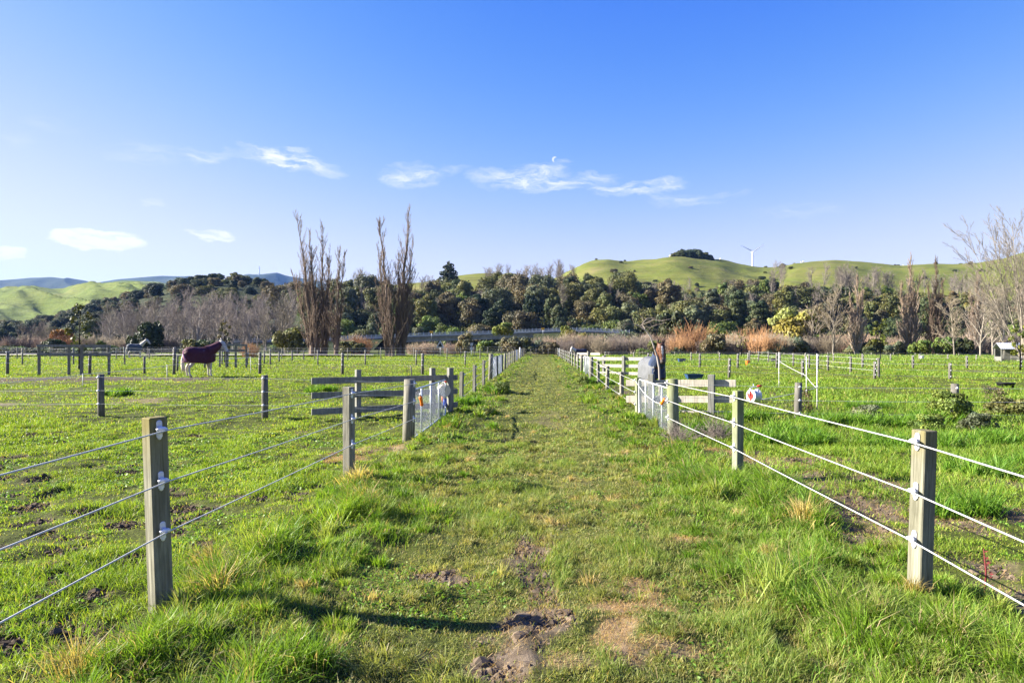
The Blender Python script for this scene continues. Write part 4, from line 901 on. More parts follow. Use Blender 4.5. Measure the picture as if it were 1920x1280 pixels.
# grey plantation trees on the left
GT = []
for k in range(5):
    b = Bare(600 + k); b.branch((0, 0, -.5), (0, 0, 1), 9.5, .15, 7, .05, .03, (20, 7, 4), 0, (.32, .55), (.35, .75), .22, .25, .019); GT.append(b.meshes())
tk = []
for att in range(1500):
    if len(tk) >= 105: break
    px = cr.uniform(190, 560); y = cr.uniform(128, 215)
    if px < 250 and y < 150: continue
    x = xa(px, y)
    if any((x - a) ** 2 + (y - b_) ** 2 < 3.6 ** 2 for a, b_ in tk): continue
    tk.append((x, y)); s = cr.uniform(.75, 1.12); z = zC(px, y) if y > 176 else gz(x, y)
    z += 5.5 * float(sst(150, 215, y)) * float(sst(240, 330, px))
    wh = 'front' if y < 150 else 'middle' if y < 180 else 'back'
    bare('bare_tree', GT[cr.randrange(5)], cr.choice(['twig_grey', 'twig_grey', 'twig_mauve', 'twig_pale']), 'bark_grey', (x, y, z - .3), s, cr.uniform(0, 6.28), f'slender leafless grey tree in the {wh} of the left plantation', 'tree', f'leafless grey plantation trees, {wh} rows')
for (x0, x1, n_, y0, y1, lab, s0, fn, dz) in ((905, 1085, 26, 278, 295, 'small leafless pale tree along the forest top behind the bridge', .85, zF, 7), (1205, 1345, 20, 330, 370, 'small leafless pale tree at the foot of the green hill', 1.0, zG, 7), (1440, 1620, 20, 275, 300, 'small leafless pale tree above the forest right of the turbine', .95, zF, 7.5), (1620, 1860, 26, 275, 310, 'small leafless grey tree above the forest behind the right poplars', 1.0, zF, 7.5), (610, 720, 10, 282, 298, 'small leafless pale tree above the forest behind the left poplars', .8, zF, 7), (780, 822, 4, 292, 300, 'leafless round tree beside the lone pine on the ridge', .9, zF, 4), (40, 110, 6, 120, 130, 'leafless grey tree left of the orange tree', .55, None, 0), (480, 545, 5, 112, 122, 'leafless spreading grey tree left of the tall poplars', .95, None, 0), (640, 1800, 45, 215, 285, 'leafless grey tree standing among the dark forest trees', .85, zF, 1.5), (1470, 1680, 34, 640, 660, 'tiny leafless tree on the green hill skyline', .5, zG, -3)):
    for k in range(n_):
        px = cr.uniform(x0, x1); y = cr.uniform(y0, y1); x = xa(px, y); z = (fn(px, y) if fn else gz(x, y)) + dz * (.5 if fn is zG else 1)
        s = s0 * cr.uniform(.75, 1.15); bare('bare_tree', GT[cr.randrange(5)], cr.choice(['twig_pale', 'twig_grey', 'twig_pale']), 'bark_pale', (x, y, z - .5), s, cr.uniform(0, 6.28), lab, 'tree', lab + 's')

# tall fastigiate poplars
def poplar(seed, stems, h, dens, twl, rmin=.014):
    """stems: (x base, y base, x top, height share, radius)"""
    b = Bare(seed); r = b.r
    for (xb, yb, xt, hs, rad) in stems:
        H = h * hs; n = 14; P = []
        for k in range(n + 1):
            t = k / n; P.append(np.array([xb + (xt - xb) * t ** 1.3 + r.normal(0, .07) * (t > .05) , yb + r.normal(0, .07), H * t]))
        P[0][2] = -.5
        for k in range(n): b.big.append((P[k], P[k + 1], (rad * (1 - k / n) ** 1.15 + .012) * (1.25 if k == 0 else .92), (rad * (1 - (k + 1) / n) ** 1.15 + .012) * .92))
        for k in range(int(dens * .62 * hs)):
            t = .03 + .95 * r.random() ** 1.15; f = t * n; i = min(n - 1, int(f)); p = P[i] + (P[i + 1] - P[i]) * (f - i); a = r.uniform(0, 2 * PI); tilt = r.uniform(.22, .55) * (1 - .3 * t)
            big = r.random() < .24; L = (h * (.075 + .19 * (1 - t)) if big else h * (.03 + .06 * (1 - t))) * r.uniform(.6, 1.2)
            b.branch(p, (math.cos(a) * math.sin(tilt), math.sin(a) * math.sin(tilt), math.cos(tilt)), L, .075 * (1.1 - t) if big else .022, 5, .06, .07, (8, 2) if big else (twl,), 1, (.22, .45), (.15, .45), .15, .25, rmin)
    return b.meshes(.3)
def place_poplar(px, y, pro, label, mt='twig_brown', bk='bark_brown', sc=1, rz=0): bare('poplar_tree', pro, mt, bk, (xa(px, y), y, gz(xa(px, y), y)), sc, rz, label, 'poplar tree')
m_px = lambda d, y=92: d * y / F
HP = lambda top, y=92: (HY - top) / F * y + 1.7
place_poplar(590, 92, poplar(701, [(-.3, 0, m_px(-33), 1, .36), (.35, .3, m_px(-14), .93, .28), (-.7, .2, m_px(-46), .62, .2), (.2, -.3, m_px(-6), .6, .2)], HP(404), 300, 5), 'tallest poplar of the left group with a forked bare top')
place_poplar(604, 93, poplar(702, [(0, 0, m_px(2), 1, .32), (.3, .3, m_px(14), .8, .2), (.5, 0, m_px(10), .6, .18)], HP(424, 93), 250, 5), 'poplar in the middle of the left group with thin upright twigs')
place_poplar(630, 91, poplar(703, [(0, 0, m_px(7), 1, .3), (.2, .2, m_px(17), .93, .14), (-.2, .1, m_px(-14), .55, .14)], HP(454, 91), 230, 5), 'shorter poplar standing right of the left group')
place_poplar(737, 90, poplar(704, [(-.3, 0, m_px(-26), 1, .38), (-.6, .3, m_px(-32), .82, .22), (0, -.2, m_px(-8), .62, .24), (-.9, .1, m_px(-30), .5, .2)], HP(408, 90), 300, 5), 'left of the two thick poplars, leaning outwards, by the field edge', 'twig_brown')
place_poplar(746, 91, poplar(705, [(.2, 0, m_px(23), 1, .46), (.6, .3, m_px(28), .76, .22), (.1, .2, m_px(2), .7, .24), (.8, 0, m_px(30), .55, .2)], HP(386, 91), 310, 5), 'right of the two thick poplars and tallest tree in the field')
twig('twig_rose', (.34, .26, .19))
for px, top, y, lab, sd_, bw, mt in ((1606, 515, 104, 'slim poplar left of the yellow leaved sapling', 706, 22, 'twig_rose'), (1706, 487, 104, 'tall poplar right of the yellow leaved sapling', 707, 32, 'twig_rose'), (1754, 493, 103, 'dark stemmed poplar between the sapling and the big bare tree', 708, 24, 'twig_brown'), (1832, 510, 108, 'pale poplar beside the big bare tree', 709, 20, 'twig_rose')):
    q = m_px(bw, y) * .5
    place_poplar(px, y, poplar(sd_, [(0, 0, .2, 1, .26), (-.2, .2, -q, .72, .16), (.2, -.2, q, .8, .16), (.1, .3, q * .6, .6, .14), (-.2, -.1, -q * .9, .5, .12)], HP(top, y), 430, 6, .017), lab, mt, 'bark_brown' if 'dark' in lab else 'bark_grey')
# large spreading bare tree at the right edge
b = Bare(720); r = b.r
for k in range(15):
    a = r.uniform(0, 2 * PI); tilt = r.uniform(.08, .66); L = r.uniform(9, 14) * (1 - .25 * tilt)
    b.branch((math.cos(a) * .3, math.sin(a) * .3, .3), (math.cos(a) * math.sin(tilt), math.sin(a) * math.sin(tilt), math.cos(tilt)), L, .062, 9, .045, .035, (12, 7, 4), 0, (.28, .5), (.25, .6), .2, .2, .011)
place_poplar(1922, 62, b.meshes(), 'large spreading leafless tree with many pale limbs behind the shelter', 'twig_pale', 'bark_pale', 1.03); 
for px, y, s, lab in ((1790, 96, .8, 'leafless brown tree right of the dark stemmed poplar'), (1862, 100, 1.0, 'leafless tan tree behind the shelter'), (1562, 104, .95, 'leafless pale tree between the yellow bush and the slim poplar'), (1528, 112, .8, 'leafless tree beside the yellow flowering bush'), (1880, 88, .9, 'leafless brushy tree left of the shelter'), (1838, 90, .8, 'leafless brushy tree behind the low right fence'), (1925, 95, 1.0, 'leafless brushy tree at the right edge')):
    bare('bare_tree', GT[cr.randrange(5)], cr.choice(['twig_tan', 'twig_pale', 'twig_rose']), 'bark_pale', (xa(px, y), y, gz(xa(px, y), y) - .3), (s * 1.15, s * 1.15, s), cr.uniform(0, 6.28), lab, 'tree')

# willow scrub: fans of upright twigs
OS = []
for k in range(6):
    b = Bare(800 + k); r = b.r
    for q in range(170):
        a = r.uniform(0, 2 * PI); rr = 1.3 * math.sqrt(r.random()); tilt = .10 + .36 * rr * r.random(); L = r.uniform(1.8, 3.4) * (1.15 - .25 * rr)
        b.branch((rr * math.cos(a), rr * math.sin(a), -.1), (math.cos(a) * math.sin(tilt), math.sin(a) * math.sin(tilt), math.cos(tilt)), L, .026, 4, .06, .02, (4,), 1, (.25, .5), (.15, .5), .35, .3, .015)
    OS.append(b.meshes(.3)[0])
def osier(px, y, s, mt, lab, grp):
    x = xa(px, y); o = link('willow_shrub', OS[cr.randrange(6)], M[mt]); o.location = (x, y, gz(x, y)); o.rotation_euler = (0, 0, cr.uniform(0, 6.28)); o.scale = (s * 1.15, s * 1.15, s)
    o.material_slots[0].link = 'OBJECT'; o.material_slots[0].material = M[mt]; tag(o, lab, 'shrub', grp)
CN = {'twig_pink': 'pinkish', 'twig_orange': 'orange', 'twig_tan': 'tan', 'twig_mauve': 'mauve grey', 'twig_rose': 'rosy brown'}
for px0, px1, n_, y0, y1, cols, wh in ((650, 700, 7, 112, 120, ['twig_pink', 'twig_tan'], 'left of the thick poplars'), (770, 865, 16, 102, 116, ['twig_tan', 'twig_pink', 'twig_rose'], 'between the thick poplars and the bridge pier'), (1010, 1235, 40, 103, 128, ['twig_pink', 'twig_tan', 'twig_rose', 'twig_mauve'], 'beyond the end of the lane'), (1265, 1320, 12, 104, 122, ['twig_orange', 'twig_pink', 'twig_pink'], 'right of the bay horse'), (1320, 1480, 34, 104, 124, ['twig_pink', 'twig_tan', 'twig_rose', 'twig_orange'], 'behind the right paddock'), (1480, 1700, 36, 106, 124, ['twig_tan', 'twig_mauve', 'twig_pink', 'twig_rose'], 'below the right poplars'), (1700, 1990, 40, 106, 124, ['twig_tan', 'twig_mauve', 'twig_rose'], 'behind the shelter'), (0, 130, 14, 112, 122, ['twig_rose', 'twig_mauve'], 'on the far left'), (130, 330, 16, 118, 126, ['twig_rose', 'twig_mauve', 'twig_tan'], 'under the left plantation')):
    for k in range(n_):
        c_ = cr.choice(cols); osier(cr.uniform(px0, px1), cr.uniform(y0, y1), cr.uniform(.45, 1.02) * (.62 if px0 == 770 else 1), c_, f'{CN[c_]} leafless willow shrub {wh}', f'{CN[c_]} willow shrubs {wh}')
for px, y, s, lab in ((1418, 118, 1.35, 'rusty orange willow shrub behind the third right fence'), (1300, 112, 1.45, 'tallest orange willow shrub right of the bay horse'), (468, 84, .55, 'small orange willow shrub left of the tall poplars'), (112, 108, 1.0, 'orange tinted twiggy shrub beside the orange tree'), (676, 108, .9, 'orange tipped willow shrub between the poplar groups')): osier(px, y, s, 'twig_orange', lab, None)

# green shrubs, hedge, flowering bushes
SH = []
for k in range(4): SH.append((npmesh('crown', *lobes_crown(900 + k, rand_lobes(910 + k, 4, 3, .1, 16), 2400, .15)), None))
def shrub(px, y, s, kind, lab, sz=1, grp=None, cat_='bush'):
    x = xa(px, y); root = tag(link('green_bush', SH[cr.randrange(4)][0], M['leaf_' + kind]), lab, cat_, grp); root.location = (x, y, gz(x, y) - .15); root.rotation_euler = (0, 0, cr.uniform(0, 6.28)); root.scale = (s, s, s * sz)
    root.material_slots[0].link = 'OBJECT'; root.material_slots[0].material = M['leaf_' + kind]; return root
for k in range(26): shrub(-60 + 12.5 * k + cr.uniform(-5, 5), cr.uniform(98, 106), cr.uniform(.6, .95), cr.choice(['bright', 'olive', 'bright', 'dark']), 'low green bramble bush in the hedge along the left track', .55, 'bramble bushes in the left hedge')
for px, y, s, kind, lab, sz in ((275, 96, 1.05, 'deep', 'dark conifer shaped bush behind the grey rugged horse', 1.5), (360, 92, .8, 'olive', 'olive bush behind the burgundy rugged horse', 1.0), (385, 92, .75, 'dark', 'dark bush right behind the burgundy horse', .95), (345, 96, .6, 'bright', 'light green bush between plantation and paddock', .7), (545, 97, 1.15, 'olive', 'olive leafy bush left of the tall poplars', 1.15), (102, 106, .9, 'dark', 'dark round bush in the left hedge', .9), (515, 110, .6, 'bright', 'green bush under the road left of the poplars', .8), (655, 104, 1.2, 'olive', 'low bush between the poplar groups', .6), (875, 100, .7, 'brown', 'dark conical bush by the bridge pier', 1.5), (912, 112, .85, 'bright', 'light green bush under the bridge', .9), (938, 112, .8, 'grey', 'grey green bush beside the bridge end', .9), (958, 99, .85, 'brown', 'dark bush at the lane end left', 1.0), (985, 108, 1.0, 'grey', 'grey green bush behind the lane end', .9), (1030, 100, .8, 'brown', 'dark low bush behind the lane end gate', .8), (1150, 122, 1.2, 'grey', 'grey green bush in the willow scrub', 1.0), (1180, 122, 1.1, 'grey', 'silvery bush right of the grey green one', 1.1), (1262, 122, 1.7, 'dark', 'dark rounded bush above the orange willows', 1.4), (1345, 125, 1.3, 'bright', 'bright bush at the foot of the forest', 1.1), (1205, 99, .6, 'bright', 'low green bush behind the bay horse', .6), (1632, 101, .5, 'dark', 'small dark bush left of the yellow leaved sapling', .9), (1668, 101, .55, 'grey', 'small grey bush right of the yellow leaved sapling', .9), (1728, 100, .7, 'bright', 'green bush between the two right poplars', 1.1), (1770, 100, .7, 'bright', 'green bush right of the dark stemmed poplar', 1.2), (1800, 102, .8, 'dark', 'dark green bush under the brown leafless tree', 1.1), (1442, 99, .5, 'dark', 'low dark bush behind the fourth right fence', .5), (1500, 122, 1.4, 'olive', 'olive bush beneath the yellow flowers', 1.3)):
    shrub(px, y, s, kind, lab, sz)
for k in range(34): shrub(cr.uniform(1015, 1900), cr.uniform(103, 118), cr.uniform(.45, .9), cr.choice(['grey', 'olive', 'brown', 'grey', 'dark']), 'low grey green bush scattered among the bare willow shrubs', cr.uniform(.7, 1.2), 'grey green bushes among the willows')
for px, y, s, kind, lab, sz, dz in ((1494, 116, 1.9, 'yellow', 'large bush covered in yellow flowers right of centre', 1.05, 1.0), (1072, 128, .75, 'yellow', 'yellow flowering bush beside the far road', 1.4, 1.2), (1090, 126, .8, 'yellow', 'brighter yellow flowering bush by the far road', 1.2, .8), (1063, 130, .8, 'lime', 'lime green bush beside the yellow flowers', 1.5, 1.5), (946, 126, .9, 'lime', 'yellow green bush beside the bridge railing', 1.0, 3.0), (190, 108, .35, 'lime', 'small yellow green shrub by the left hedge', 1.4, .8), (113, 112, .85, 'rust', 'round tree in orange autumn leaf', 1.25, 1.0), (950, 120, .5, 'lime', 'small lime bush at the bridge abutment', 1.6, 0)):
    shrub(px, y, s, kind, lab, sz).location.z += dz
# ------------------------------------------------------------------ horses
def colmat(name, rough=.6, spec=.3, sc=40):
    m, nt, out = newmat(name); a = N(nt, 'ShaderNodeAttribute', attribute_name='Col').outputs['Color']
    nz = N(nt, 'ShaderNodeTexNoise', {'Vector': coords(nt, 'Object', (sc, sc, sc)), 'Scale': 1., 'Detail': 4})
    c = mixc(nt, N(nt, 'ShaderNodeMapRange', {0: nz.outputs[0], 1: .35, 2: .7, 3: 0., 4: .3}).outputs[0], a, (.02, .02, .02), 'MULTIPLY')
    b = N(nt, 'ShaderNodeBsdfPrincipled', {'Base Color': c, 'Roughness': rough, 'Specular IOR Level': spec}); nt.links.new(b.outputs[0], out.inputs[0]); return m
M['coat'] = colmat('horse_coat')
def cloth(name, c):
    return pm(name, [(.3, tuple(q * .8 for q in c)), (.7, tuple(q * 1.15 for q in c))], (7, 7, 7), .75, .9, 4, bscale=(6, 6, 3.5), bd=.05)
def remeshed(mb, name, vox, it):
    me = mb.mesh(name); o = bpy.data.objects.new(name, me); COL.objects.link(o)
    m = o.modifiers.new('r', 'REMESH'); m.mode = 'VOXEL'; m.voxel_size = vox; m.use_smooth_shade = True
    s = o.modifiers.new('s', 'SMOOTH'); s.factor = .5; s.iterations = it
    dg = bpy.context.evaluated_depsgraph_get(); dg.update(); r = bpy.data.meshes.new_from_object(o.evaluated_get(dg)); r.name = name
    bpy.data.objects.remove(o); return r
BODY = [(-.74, 1.14, .09, .14), (-.66, 1.17, .22, .25), (-.46, 1.18, .285, .32), (-.15, 1.12, .30, .33), (.22, 1.11, .28, .36), (.46, 1.14, .23, .35), (.62, 1.16, .15, .25)]
def horse(loc, rz, sc, label, head, coat, mane_c, rug_c, chest_c=None, neckrug=False, rug_low=.74, group=None):
    """head: joints (neck base, mid neck, poll, muzzle) as (x, y, z) in the horse's own metres."""
    root = empty('horse', loc, label, 'horse', group, rz, sc)
    nb_, nm, po, mu = (Vector(h) for h in head)
    b = MB()
    sv, sf = [], []; nn = 18
    for (x, z, ry, rz_) in BODY:
        for k in range(nn):
            a = 2 * PI * k / nn; sv.append((x, ry * math.sin(a), z + rz_ * math.cos(a)))
    for i in range(len(BODY) - 1):
        for k in range(nn): l = (k + 1) % nn; sf.append((i*nn+k, i*nn+l, i*nn+nn+l, i*nn+nn+k))
    sf += [tuple(range(nn)), tuple(range((len(BODY)-1)*nn + nn - 1, (len(BODY)-1)*nn - 1, -1))]
    b.add(sv, sf)
    b.tube([nb_ - Vector((.14, 0, .1)), nb_, nm, po], [.26, .235, .165, .115], 14)
    hd = (mu - po).normalized(); fwd = Vector((hd.z * 0 + 1, 0, 0)); up_ = hd.cross(Vector((0, 1, 0))); side = hd.cross(up_).normalized(); front = side.cross(hd).normalized()
    if front.dot(Vector((math.cos(0), 0, .3))) < 0: front = -front
    b.tube([po - hd * .04, po + hd * .10 + front * .01, po + hd * .30, po + hd * .50, po + hd * .60, po + hd * .645], [.112, .134, .106, .080, .084, .052], 14)
    b.ell(po + hd * .17 - front * .075, (.10, .07, .10), None, 12, 8)
    for s in (1, -1):
        e = po - hd * .03 + side * (.074 * s); b.tube([e + hd * .03, e - hd * .09 + front * .02 + side * (.022 * s), e - hd * .17 + front * .03 + side * (.02 * s), e - hd * .235 + front * .03 + side * (.008 * s)], [.036, .044, .034, .012], 8)
        b.tube([(.40, .13 * s, 1.10), (.42, .16 * s, .88), (.43, .155 * s, .66), (.45, .15 * s, .47), (.445, .15 * s, .40), (.44, .15 * s, .17), (.455, .15 * s, .12), (.50, .15 * s, .05), (.51, .15 * s, .0)], [.15, .125, .082, .066, .046, .044, .052, .052, .066], 10)
        b.tube([(-.45, .13 * s, 1.18), (-.40, .17 * s, .95), (-.42, .175 * s, .75), (-.60, .165 * s, .52), (-.625, .16 * s, .46), (-.60, .16 * s, .18), (-.58, .16 * s, .12), (-.53, .16 * s, .05), (-.52, .16 * s, 0)], [.19, .175, .115, .072, .055, .047, .054, .052, .066], 10)
    me = remeshed(b, 'body', .019, 4)
    n = len(me.vertices); co = np.empty(n * 3, np.float32); me.vertices.foreach_get('co', co); co = co.reshape(-1, 3)
    P, H_, Fr, Sd = np.array(po), np.array(hd), np.array(front), np.array(side); rel = co - P; t = rel @ H_; f = rel @ Fr; sd_ = rel @ Sd
    C = np.ones((n, 4), np.float32); C[:, :3] = coat(co, t, f, sd_)
    a = me.attributes.new('Col', 'FLOAT_COLOR', 'POINT'); a.data.foreach_set('color', C.ravel()); me.materials.append(M['coat'])
    link('body', me, None, root)
    for s in (1, -1):
        MB().ell(po + hd * .20 + side * (.112 * s) + front * .042, (.021, .021, .021), None, 10, 8).obj('eye', M['black_pl'], root)
        MB().ell(po + hd * .60 + side * (.036 * s) + front * .05, (.012, .012, .016), None, 8, 6).obj('nostril', M['black_pl'], root)
    mm = plain(label[:12] + '_hair', mane_c, .8, 0, .3, 40)
    b = MB(); q = [(-.73, 0, 1.25), (-.83, 0, 1.13), (-.88, .01, .85), (-.87, .02, .55), (-.85, .01, .34)]; b.tube(q, [.035, .055, .075, .07, .02], 9)
    for k in range(16):
        d = (_r.gauss(0, .03), _r.gauss(0, .035), _r.gauss(0, .05)); b.tube([(p_[0] + d[0] * i * .4, p_[1] + d[1] * i * .5, p_[2] + (d[2] * i * .4)) for i, p_ in enumerate(q)], [.02, .026, .028, .022, .004], 5)
    b.obj('tail', mm, root)
    b = MB(); bk = -(nm - nb_).normalized().cross(Vector((0, 1, 0))); bk = bk if bk.z > 0 or bk.x < 0 else -bk
    for k in range(26):
        u = k / 25; p_ = (nb_.lerp(nm, u * 2) if u < .5 else nm.lerp(po, u * 2 - 1)); r_ = .235 + (.10 - .235) * u
        if neckrug and u < .9: continue
        p0 = p_ + bk * r_ * .95; sgn = 1; b.tube([p0, p0 + Vector((_r.uniform(-.02, .02), .06 * sgn, .0)) + bk * .02, p0 + Vector((_r.uniform(-.03, .03), .13, -.14)), p0 + Vector((_r.uniform(-.03, .03), .14, -.22))], [.03, .03, .022, .005], 5)
    for k in range(9): b.tube([po - hd * .05 + side * _r.uniform(-.04, .04), po + hd * _r.uniform(.0, .04) + front * .11 + side * _r.uniform(-.05, .05), po + hd * _r.uniform(.10, .16) + front * .125 + side * _r.uniform(-.05, .05)], [.025, .022, .005], 5)
    b.obj('mane', mm, root)
    # rug: a cloth shell over back and flanks, open below
    V, Fc = [], []; st = [(-.84, 1.12, .16, .20, rug_low + .20), (-.78, 1.16, .27, .29, rug_low + .10), (-.64, 1.19, .345, .325, rug_low + .02), (-.45, 1.19, .365, .355, rug_low), (-.15, 1.13, .345, .365, rug_low - .02), (.15, 1.12, .335, .385, rug_low - .03), (.42, 1.15, .30, .39, rug_low - .03), (.58, 1.15, .26, .33, rug_low + .02), (.70, 1.12, .15, .22, rug_low + .12)]
    K = 22
    for i, (x, z, ry, rz_, zl) in enumerate(st):
        for k in range(K + 1):
            u = -1 + 2 * k / K; w_ = abs(u)
            if w_ < .6: a = u / .6 * PI / 2; y_, z_ = ry * math.sin(a), z + rz_ * math.cos(a)
            else: v_ = (w_ - .6) / .4; y_, z_ = math.copysign(ry * (1 + .03 * math.sin(v_ * 3)), u), z + (zl - z) * v_
            fo = .022 * (.4 + w_); V.append((x + fo * math.sin(k * 1.9 + i), y_ + fo * math.sin(x * 13 + k * 1.3) * (1 if w_ > .25 else .3), z_ + (.035 * math.sin(i * 2.1 + 1) if w_ > .93 else 0)))
    for i in range(len(st) - 1):
        for k in range(K): Fc.append((i*(K+1)+k, i*(K+1)+k+1, (i+1)*(K+1)+k+1, (i+1)*(K+1)+k))
    rg_ = MB().add(V, Fc, True).obj('rug', rug_c, root); md = rg_.modifiers.new('thick', 'SOLIDIFY'); md.thickness = .016; md.offset = 1
    sb = rg_.modifiers.new('sub', 'SUBSURF'); sb.levels = sb.render_levels = 1
    if chest_c is not None or neckrug:
        c_ = chest_c or rug_c; b = MB(); nr = .86 if not neckrug else 1; q0 = nb_ + Vector((-.10, 0, -.02))
        e = nm.lerp(po, .1 if not neckrug else .78)
        b.tube([nb_ - Vector((.22, 0, .06)), q0, nb_.lerp(nm, .55), e], [.345 * nr, .325 * nr, .245, .205 if not neckrug else .165], 18, False)
        if chest_c is not None: b.box((.60, -.22, .78), (.68, .22, 1.16), bev=.04)
        b.obj('neck_cover', c_, root)
    return root
def coat_bay(co, t, f, s):
    c = np.tile(np.array((.115, .043, .017)), (len(co), 1)); z = co[:, 2]
    low = sst(.62, .38, -z * -1) if False else (z < .5)
    c[low & (co[:, 0] < .62)] = (.02, .014, .012)
    face = (t > .06) & (t < .50) & (f > .035) & (np.abs(s - .006) < .03 - .018 * (t > .3)); c[face] = (.75, .70, .64)
    mz = (t > .50) & (t < .75) & (np.abs(s) < .2) & (f > -.2) & (f < .2); c[mz] = (.045, .03, .026)
    ear = (t < -.085) & (t > -.32) & (np.abs(s) < .16) & (np.abs(f) < .12); c[ear] = (.05, .025, .015)
    return c
def coat_grey(co, t, f, s):
    c = np.tile(np.array((.50, .46, .40)), (len(co), 1)); z = co[:, 2]
    c += (fbm(co[:, 0] * 9, co[:, 2] * 9 + co[:, 1] * 7, 3, 3) - .5)[:, None] * .22
    c[z < .055] = (.10, .09, .08); mz = (t > .52) & (t < .75) & (np.abs(s) < .2) & (np.abs(f) < .2); c[mz] = (.22, .19, .18)
    return np.clip(c, .04, .8)
rug_blue = cloth('grey_blue_rug_cloth', (.105, .11, .118)); rug_navy = cloth('navy_rug_cloth', (.025, .04, .085)); rug_burg = cloth('burgundy_rug_cloth', (.058, .012, .025)); rug_grey = cloth('slate_rug_cloth', (.065, .08, .10)); rug_dark = cloth('dark_rug_cloth', (.03, .032, .05))
def stand(px, y, dx=0): x = xa(px, y) + dx; return (x, y, gz(x, y))
hx = stand(1224, 21.2); hb = horse(hx, math.atan2(-1, .10), (1.0, .92, .87), 'bay horse with white blaze in a blue grey rug looking over the right gate', ((.50, 0, 1.24), (.74, 0, 1.60), (.90, .0, 1.93), (1.06, .02, 1.24)), coat_bay, (.016, .012, .011), rug_blue, rug_navy)
hd_ = hb
horse(stand(376, 34.4), math.atan2(.76, .65), 1.02, 'white horse in a burgundy rug seen from behind in the left paddock', ((.50, 0, 1.30), (.80, -.04, 1.55), (1.04, -.10, 1.72), (1.25, -.38, 1.16)), coat_grey, (.66, .60, .48), rug_burg, None, True, .72)
wh_ = [o for o in bpy.data.objects if o.get('label', '').startswith('white horse in a burgundy')][0]; M['mauve_trim'] = plain('mauve_rug_trim', (.34, .15, .22), .7)
b = MB(); b.tube([(-.80, -.30, .74), (-.86, -.20, .95), (-.88, -.10, 1.15), (-.84, -.03, 1.32)], [.03, .035, .035, .02], 6); b.tube([(-.86, -.24, .80), (-.90, 0, .78), (-.86, .24, .80)], [.022, .03, .022], 6); b.obj('rug_trim', M['mauve_trim'], wh_)
horse(stand(254, 80), math.atan2(.35, .93), 1.12, 'pale horse in a slate grey rug far back in the left paddock', ((.50, 0, 1.30), (.80, 0, 1.62), (1.06, .02, 1.92), (1.42, .03, 1.50)), coat_grey, (.6, .56, .48), rug_grey)
horse(stand(1087, 61), math.atan2(-.42, -.85), .82, 'white pony in a dark rug behind the short pale rail panel', ((.50, 0, 1.22), (.80, .05, 1.42), (1.05, .1, 1.58), (1.22, .16, 1.02)), coat_grey, (.62, .6, .55), rug_dark)
# halter of the bay horse
b = MB()
po, mu = Vector((.90, 0, 1.93)), Vector((1.06, .02, 1.24)); hdv = (mu - po).normalized(); sdv = hdv.cross(Vector((0, 0, 1)).cross(hdv)).normalized(); sdv = Vector((0, 1, 0)); fr = sdv.cross(hdv).normalized()
for t_, r_ in ((.40, .093), (.05, .122)):
    b.tube([po + hdv * t_ + (sdv * math.cos(q) + fr * math.sin(q)) * r_ for q in np.linspace(0, 2 * PI, 15)], .010, 5, False)
for s in (1, -1): b.tube([po + hdv * .40 + sdv * .093 * s, po + hdv * .05 + sdv * .122 * s], .010, 5)
b.obj('halter', plain('dark_leather', (.05, .018, .014), .6), hb)

# dead sapling in front of the bay horse: one bent stem with drooping bare twigs
b = Bare(950); y_ = 18.3
st_ = [at(px, py, y_) for px, py in ((1237, 745), (1237, 715), (1236, 690), (1232, 668), (1226, 650), (1220, 632), (1211, 620), (1199, 611), (1193, 607))]
rad = [.034, .032, .03, .027, .024, .021, .017, .013, .009]
for k in range(8): b.big.append((st_[k], st_[k + 1], rad[k], rad[k + 1]))
def tw(path, r0):
    q = [at(px, py, yy) for px, py, yy in path]
    for k in range(len(q) - 1):
        b.tw.append((q[k], q[k + 1], r0 * (1 - .8 * k / len(q)) + .003, r0 * (1 - .8 * (k + 1) / len(q)) + .003))
        for j in range(3):
            v = b.r.normal(0, 1, 3) * .10 + np.array([0, 0, -.02]); p_ = q[k] + (q[k + 1] - q[k]) * b.r.random(); b.tw.append((p_, p_ + v + (q[k + 1] - q[k]) * .4, .004, .002)); p2 = p_ + v + (q[k + 1] - q[k]) * .4; b.tw.append((p2, p2 + v * .7 + np.array([0, 0, -.03]), .003, .0015))
tw([(1199, 611, 18.3), (1212, 605, 18.1), (1226, 599, 17.9), (1240, 602, 17.8), (1251, 599, 17.7)], .012); tw([(1211, 620, 18.3), (1204, 607, 18.5), (1213, 597, 18.7), (1228, 596, 18.9)], .010)
tw([(1199, 611, 18.3), (1188, 608, 18.2), (1178, 606, 18.0), (1168, 612, 17.9)], .008); tw([(1228, 655, 18.3), (1219, 650, 18.1), (1211, 653, 18.0), (1204, 659, 17.9)], .007); tw([(1220, 632, 18.3), (1214, 628, 18.4), (1206, 631, 18.6), (1200, 640, 18.8)], .007); tw([(1213, 622, 18.3), (1222, 612, 18.2), (1236, 608, 18.0), (1248, 604, 17.9)], .008)
pm_ = b.meshes(.2); bare('dead_sapling', pm_, 'twig_mauve', 'bark_grey', (0, 0, 0), 1, 0, 'thin bent leafless sapling in front of the bay horse', 'tree')

